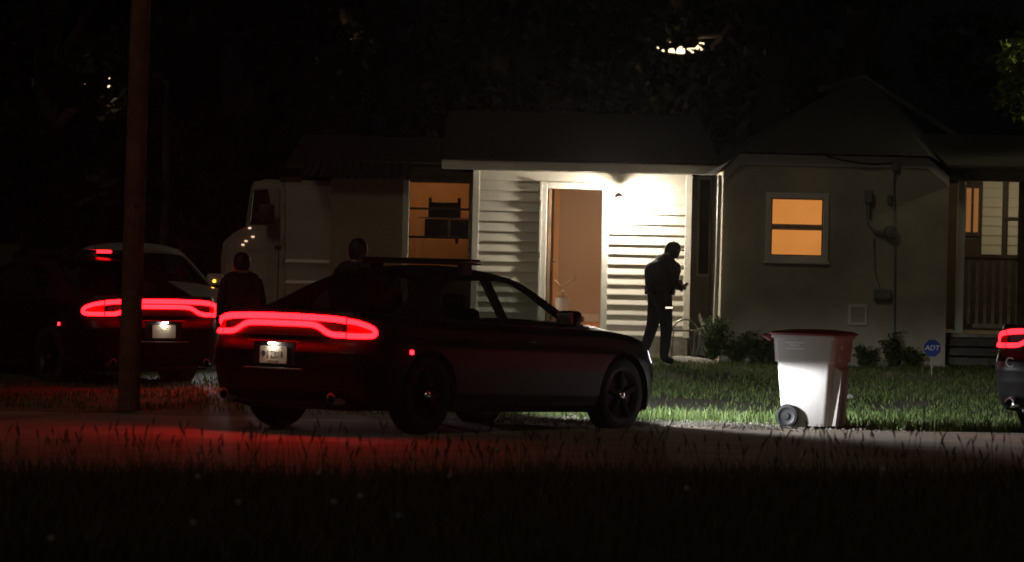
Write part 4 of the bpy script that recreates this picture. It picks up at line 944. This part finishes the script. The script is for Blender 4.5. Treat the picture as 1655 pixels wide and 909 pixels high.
# officer by the entry wall, facing right, head bowed, hands together in front
J = stand()
J.update(chest=('waist', .03, 0, 1.29), collar=('chest', .06, 0, 1.43), neck=('collar', .12, 0, 1.49), head=('neck', .19, 0, 1.555), crown=('head', .20, 0, 1.61), nose=('head', .275, 0, 1.52),
         shl=('collar', .06, .18, 1.39), ell=('shl', .10, .25, 1.12), wrl=('ell', .26, .13, 1.12), handl=('wrl', .31, .08, 1.14), f1l=('handl', .36, .04, 1.17), f2l=('handl', .37, .035, 1.15), f3l=('handl', .37, .03, 1.13), f4l=('handl', .36, .03, 1.11), thl=('wrl', .32, .09, 1.19),
         shr=('collar', .06, -.18, 1.39), elr=('shr', .10, -.25, 1.10), wrr=('elr', .25, -.13, 1.06), handr=('wrr', .31, -.09, 1.07), f1r=('handr', .36, -.06, 1.10), f2r=('handr', .37, -.05, 1.08), f3r=('handr', .37, -.05, 1.06), f4r=('handr', .36, -.05, 1.04), thr=('wrr', .32, -.08, 1.12),
         knl=('hipl', -.05, .11, .52), anklel=('knl', -.20, .12, .11), toel=('anklel', -.05, .14, .05), knr=('hipr', .06, -.11, .50), ankler=('knr', .02, -.11, .09), toer=('ankler', .18, -.13, .045))
q = at(1064, 598, 50.8)
p1 = person('person', 'officer in dark uniform and cap standing head bowed before the bright siding', (q.x, 50.8, gz(q.x, 50.8) - .0), R(24), J, {k_: (tuple(c * 1.3 for c in v_) if isinstance(v_, tuple) else v_ * (1.3 if v_ > .05 else 1.1)) for k_, v_ in RAD.items()}); kit(p1, J, True, 1.12)
tb = empty('torch', (0, 0, 0))
tb.location = (q.x, 50.8, gz(q.x, 50.8)); tb.rotation_euler = (0, 0, R(24)); tag(tb, 'small dark torch held in the hands of the officer in uniform', 'torch')
MB().tube([(.27, -.10, 1.02), (.33, -.06, 1.075), (.40, -.02, 1.12)], [.018, .016, .022], 10).build('barrel', 'leather', tb, True)
hl = MB().bbox(-.05, .065, -.272, -.235, .765, .815, .01).build('hip_lamp', 'leather', p1, True)
MB().bbox(-.045, .06, -.2735, -.2725, .782, .800, .0003).build('lamp_lens', 'torch', hl)
# two people behind the nearest car
RAD = {k_: (tuple(c * 1.12 for c in v_) if isinstance(v_, tuple) else v_ * 1.1) for k_, v_ in RAD.items()}
J2 = stand(); q = at(573, 640, 38.6)
p2 = person('person', 'person in dark clothes standing behind the nearest car roof, back turned', (q.x, 38.6, .03), R(80), J2, RAD); kit(p2, J2, False)
J3 = stand(); q = at(386, 640, 40.2); 
p3 = person('person', 'dark figure seen between the two left police cars, before the van', (q.x, 40.2, .03), R(110), J3, RAD); p3.scale = (.93, .93, .90); kit(p3, J3, False)

# ------------------------------------------------------------------ yard things
# yard sign
q = at(1507, 563, 49.0); sg = empty('yard_sign', (q.x, 49.0, gz(q.x, 49.0))); tag(sg, 'blue octagonal alarm sign on a stake before the house corner', 'sign')
zc = q.z - sg.location.z; mb = MB(); mb.prism([(.118 * math.cos(R(22.5 + 45 * k)), zc + .118 * math.sin(R(22.5 + 45 * k))) for k in range(8)], -.006, .006, 'Y'); pnl = mb.build('panel', 'sign_blue', sg)
MB().tube([(0, .012, -.05), (0, .012, zc)], .008, 6).build('stake', 'grey_metal', sg)
text('lettering', 'ADT', .095, 'white_ink', pnl, Matrix(((1, .18, 0, 0), (0, 0, -1, -.0075), (0, 1, 0, zc), (0, 0, 0, 1))))
# folding hoop chair by the entry corner
q = at(1108, 590, 52.6); hc = empty('hoop_chair', (q.x, 52.6, gz(q.x, 52.6))); tag(hc, 'bent tubular metal garden chair leaning by the entry corner', 'chair')
def arc(cx_, cz_, r0, r1, a0, a1, y, n=22): return [(cx_ + r0 * math.cos(R(a0 + (a1 - a0) * k / n)), y, cz_ + r1 * math.sin(R(a0 + (a1 - a0) * k / n))) for k in range(n + 1)]
MB().tube(arc(-.02, .30, .21, .30, -60, 215, 0), .012, 8).build('back_hoop', 'wire_metal', hc, True)
MB().tube(arc(.20, .22, .17, .24, -80, 100, .12), .011, 8).build('side_hoop', 'wire_metal', hc, True)
MB().tube([(-.20, .02, .44), (.1, .04, .44), (.28, .08, .42), (.34, .1, .36)], .011, 8).build('arm_rail', 'wire_metal', hc, True)
for x in (-.2, .1): MB().tube([(x, .0, .0), (x + .01, .0, .2), (x + .02, .02, .44)], .01, 8).build('leg', 'wire_metal', hc, True)
mb = MB(); mb.add([(.17, .15, .66), (.20, .15, .68), (.33, .16, .40), (.25, .15, .40), (.17, .16, .66), (.20, .16, .68), (.33, .17, .40), (.25, .16, .40)], [(0, 1, 2, 3), (7, 6, 5, 4), (0, 4, 5, 1), (1, 5, 6, 2), (2, 6, 7, 3), (3, 7, 4, 0)]); mb.build('cloth_flap', 'trim_white', hc)
q = at(1122, 590, 51.6); sl = MB(); sl.lathe([(0, .05), (.30, .05), (.33, .035), (.33, 0)], 30); so = sl.build('paving_disc', 'concrete', None, True); so.location = (q.x, 51.7, gz(q.x, 51.7)); so.rotation_euler = (R(6), R(5), 0); tag(so, 'round grey paving disc lying in the grass beside the hoop chair', 'slab')
# litter
for pxx, pyy, d, s_, lb in ((1218, 681, 37.6, .035, 'white crumpled litter on the gravel left of the refuse bin'), (1374, 642, 43.0, .06, 'pale stone lying in the lawn right of the refuse bin')):
    q = at(pxx, pyy, d); bm = bmesh.new(); bmesh.ops.create_icosphere(bm, subdivisions=2, radius=s_)
    for v in bm.verts: v.co *= random.uniform(.7, 1.2); v.co.z = max(-.4 * s_, v.co.z * .7)
    nm = 'litter' if s_ < .05 else 'stone'; me = bpy.data.meshes.new(nm); bm.to_mesh(me); bm.free(); me.materials.append(M['bag_white' if s_ < .05 else 'concrete']); o = link(nm, me); o.location = (q.x, d, gz(q.x, d) + s_ * .4); tag(o, lb, nm)
# utility pole
a, b = at(207, 668, 37.6), at(230, -60, 37.6); up = b - a
pole = empty('utility_pole', (a.x, 37.6, 0)); tag(pole, 'tall wooden utility pole rising before the left police car', 'pole')
MB().tube([(0, 0, -.1), (up.x * .5, 0, up.z * .5), (up.x, 0, up.z), (up.x * 2.2, 0, up.z * 2.2)], [.112, .105, .097, .086], 20).build('pole_shaft', 'pole_wood', pole, True)
q = at(220, 334, 37.5); MB().bbox(q.x - a.x - .015, q.x - a.x + .02, -.116, -.09, q.z - .02, q.z + .02, .004).build('tag_plate', 'chrome', pole)
cz = up.z * 2.1; MB().bbox(up.x * 2.1 - 1.1, up.x * 2.1 + 1.1, -.13, -.09, cz - .06, cz + .06, .008).build('cross_arm', 'pole_wood', pole)

# ------------------------------------------------------------------ plants and trees
def leaf_cloud(n, centre, rad, size, squash=1.0, shell=.35):
    c = np.array(centre); d = rng.normal(size=(n, 3)); d /= np.linalg.norm(d, axis=1)[:, None]; r = rng.uniform(shell, 1, n) ** .6
    p = c + d * r[:, None] * np.array(rad); return p
def leaf_mesh(name, P, size, m):
    n = len(P); u = rng.normal(size=(n, 3)); u /= np.linalg.norm(u, axis=1)[:, None]; w = rng.normal(size=(n, 3)); w -= u * (u * w).sum(1)[:, None]; w /= np.linalg.norm(w, axis=1)[:, None]
    s_ = size * rng.uniform(.6, 1.4, n)[:, None]; V = np.stack([P - u * s_, P + w * s_ * .45, P + u * s_, P - w * s_ * .45], 1)
    me = bpy.data.meshes.new(name); me.vertices.add(n * 4); me.vertices.foreach_set('co', V.ravel()); me.loops.add(n * 4); me.loops.foreach_set('vertex_index', np.arange(n * 4)); me.polygons.add(n); me.polygons.foreach_set('loop_start', np.arange(n) * 4)
    me.update(calc_edges=True); me.validate(); me.materials.append(M[m]); return me
def tree(label, loc, h, spread, nclump, nleaf, size, m='leaf_dark', name='tree', low=.3, group=None, glint=None, glint_n=6):
    root = empty(name, loc); tag(root, label, 'tree', group)
    tr = MB(); top = h * .8; bx = random.uniform(-.3, .3)
    tr.tube(smooth_path([(0, 0, -.2), (bx * .3, 0, h * .25), (bx, .1, h * .5), (bx * .6, 0, top)], 4), [.035 * h * (1 - .85 * k / 12) for k in range(13)], 10)
    cl = []
    for k in range(nclump):
        a = random.uniform(0, 6.28); z = h * random.uniform(low, .97); rr = spread * math.sqrt(random.random()) * (1 - .55 * max(0, (z / h - .55) / .45))
        c = (bx + rr * math.cos(a), rr * math.sin(a), z); cl.append(c)
        if k % 3 == 0: tr.tube(smooth_path([(bx * .6, 0, z * .6), (c[0] * .5, c[1] * .5, z * .82), c], 3), [.011 * h * (1 - .8 * i / 6) for i in range(7)], 6)
    tr.build('trunk', 'bark', root, True)
    P = np.concatenate([leaf_cloud(nleaf, c, (spread * .32 * random.uniform(.7, 1.3), spread * .32, spread * .24 * random.uniform(.7, 1.3)), size) for c in cl])
    if glint is not None:
        g = np.array(glint) - np.array(loc); P = np.concatenate([P] + [leaf_cloud(42, g + rng.normal(0, (.7, .3, .22)), (.5, .4, .3), size) for _ in range(glint_n)])
    link('crown', leaf_mesh('crown', P, size, m), root); return root
def gp(px, d): p = at(px, 500, d); return (p.x, d, .17)
specs = [(60, 66, 11.5, 3.2, 'broad dark tree at the far left behind the pole'), (330, 70, 13, 3.4, 'tall dark tree above the van'), (560, 74, 13, 3.4, 'dark tree behind the shed roof'), (800, 72, 12.5, 3.4, 'dark tree behind the entry roof'), (1090, 75, 12.5, 3.4, 'dark tree with a lamp glinting through its crown'), (1370, 70, 12.5, 3.2, 'dark tree above the right gable')]
GL = {1090: (1100, 76, 73.0), 560: (546, 62, 72.2), 60: (160, 134, 63.6)}
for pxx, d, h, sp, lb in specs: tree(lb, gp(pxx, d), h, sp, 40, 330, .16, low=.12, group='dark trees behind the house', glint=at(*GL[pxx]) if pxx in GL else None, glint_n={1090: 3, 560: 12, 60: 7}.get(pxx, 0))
rt = tree('leafy tree at the top right corner, leaves lit green', gp(1850, 52.0), 7.6, 1.75, 46, 300, .075, 'leaf_green', low=.5)
# street lamps glinting through the trees
def street_lamp(px, py, d, lb, w=.55):
    q = at(px, py, d); r_ = empty('street_lamp', (q.x, d, .17)); tag(r_, lb, 'street lamp', 'distant street lamps'); h = q.z - .17
    MB().tube([(1.2, 0, -.1), (1.2, 0, h * .6), (1.2, 0, h), (.9, 0, h + .25), (.3, 0, h + .2)], [.1, .08, .06, .05, .04], 8).build('pole', 'bark', r_, True)
    MB().bbox(-w * .5, .35, -.14, .14, h + .06, h + .2, .04).build('lamp_head', 'bark', r_, True)
    lg = MB().lathe([(0, -.16), (.14, -.12), (.22, 0), (.2, .06)], 14, (0, 0, h + .02)); lg.v = [(x * w / .4, y, z) for x, y, z in lg.v]; lg.build('lamp_glass', 'street_bulb', r_, True)
street_lamp(1100, 76, 74.0, 'street lamp glinting through the tree crown above the entry', 1.0)
street_lamp(546, 62, 73.2, 'small street lamp glinting above the shed roof')
street_lamp(160, 134, 64.6, 'street lamp glinting left of the utility pole')
# shrubs and weeds at the wall
def weed(label, loc, h, n, sp, m='weed_leaf', size=.035):
    root = empty('weed', loc); tag(root, label, 'plant', 'weeds along the house wall'); st = MB(); pts = []
    for k in range(n):
        a = random.uniform(0, 6.28); l = random.uniform(.5, 1) * h; ex = sp * random.uniform(.2, 1); p = [(0, 0, 0), (ex * .35 * math.cos(a), ex * .35 * math.sin(a), l * .55), (ex * math.cos(a), ex * math.sin(a), l)]
        sm = smooth_path(p, 4); st.tube(sm, .005, 4)
        for q in sm[2:]: pts += [tuple(np.array(q) + rng.normal(0, .035, 3)) for _ in range(7)]
    st.build('stem', 'stalk', root); link('leaves', leaf_mesh('leaves', np.array(pts), size, m), root)
wd = [(1152, 'tall dark shrub at the foot of the downspout', .62, 26, .26), (1190, 'low weed clump right of the downspout shrub', .34, 18, .3), (1222, 'weed clump left of the refuse bin, against the wall', .42, 18, .3), (1250, 'tall weed half hidden by the refuse bin', .50, 14, .2), (1400, 'short weeds below the access hatch', .28, 12, .22), (1442, 'upright weed below the electric meter', .45, 12, .15), (1470, 'short weed left of the alarm sign', .25, 10, .2)]
for pxx, lb, h, n, sp in wd: q = at(pxx, 590, D_R - .3); weed(lb, (q.x, D_R - .32, gz(q.x, D_R - .32)), h, n, sp)
# dandelion clocks in the foreground
for pxx, pyy in ((790, 709), (672, 741), (727, 770), (582, 802), (321, 733), (320, 771), (386, 812), (83, 871), (977, 725), (540, 812), (313, 846), (645, 834), (515, 765), (640, 754), (1110, 790), (804, 728)):
    d = 1.0; hh = .30
    yh = 405 + (pxx - 827) * .0227; d = (1.7 - hh) * F / (pyy - yh); q = at(pxx, pyy, d)
    if d > road_near(q.x) - .1: d = road_near(q.x) - .15; q = at(pxx, pyy, d)
    r_ = empty('dandelion', (q.x, d, gz(q.x, d))); tag(r_, 'pale dandelion clock in the dark foreground grass', 'dandelion', 'dandelion clocks in the foreground grass'); h = max(.08, q.z - r_.location.z)
    MB().tube([(.02, 0, 0), (.01, 0, h * .5), (0, 0, h)], .003, 5).build('stem', 'stalk', r_)
    bm = bmesh.new(); bmesh.ops.create_icosphere(bm, subdivisions=2, radius=.018)
    for v in bm.verts: v.co *= random.uniform(.75, 1.1)
    me = bpy.data.meshes.new('seed_head'); bm.to_mesh(me); bm.free(); me.materials.append(M['puff']); o = link('seed_head', me, r_); o.location = (0, 0, h)
# letter on the right-hand car's bumper, amber lamp on the white car
i_ = wall_az(.62, .70, .006)
tx = text('bumper_letter', 'C', .14, 'white_ink', car3, Matrix(((0, 0, -1, i_.x - .012), (-1, 0, 0, i_.y), (0, 1, 0, .70), (0, 0, 0, 1))))
mb = MB().lathe([(0, .018), (.016, .013), (.02, 0)], 12, (2.158, .93, 1.05), 'X'); mb.build('indicator', 'amber', wc, True)

# ------------------------------------------------------------------ air volume added to imitate lens bloom
hz = MB().box(-620, 620, -70, 1220, -1.2, 17).build('bloom_haze', None); tag(hz, 'thin air volume added to imitate bloom round the lamps', 'bloom_haze', kind='stuff')
hm = bpy.data.materials.new('bloom_haze'); hm.use_nodes = True; hn = hm.node_tree; hn.nodes.remove(hn.nodes['Principled BSDF']); pv = hn.nodes.new('ShaderNodeVolumePrincipled')
pv.inputs['Color'].default_value = (.9, .9, .9, 1); pv.inputs['Density'].default_value = .00028; pv.inputs['Anisotropy'].default_value = .88
hn.links.new(pv.outputs[0], hn.nodes['Material Output'].inputs['Volume']); hz.data.materials.append(hm)
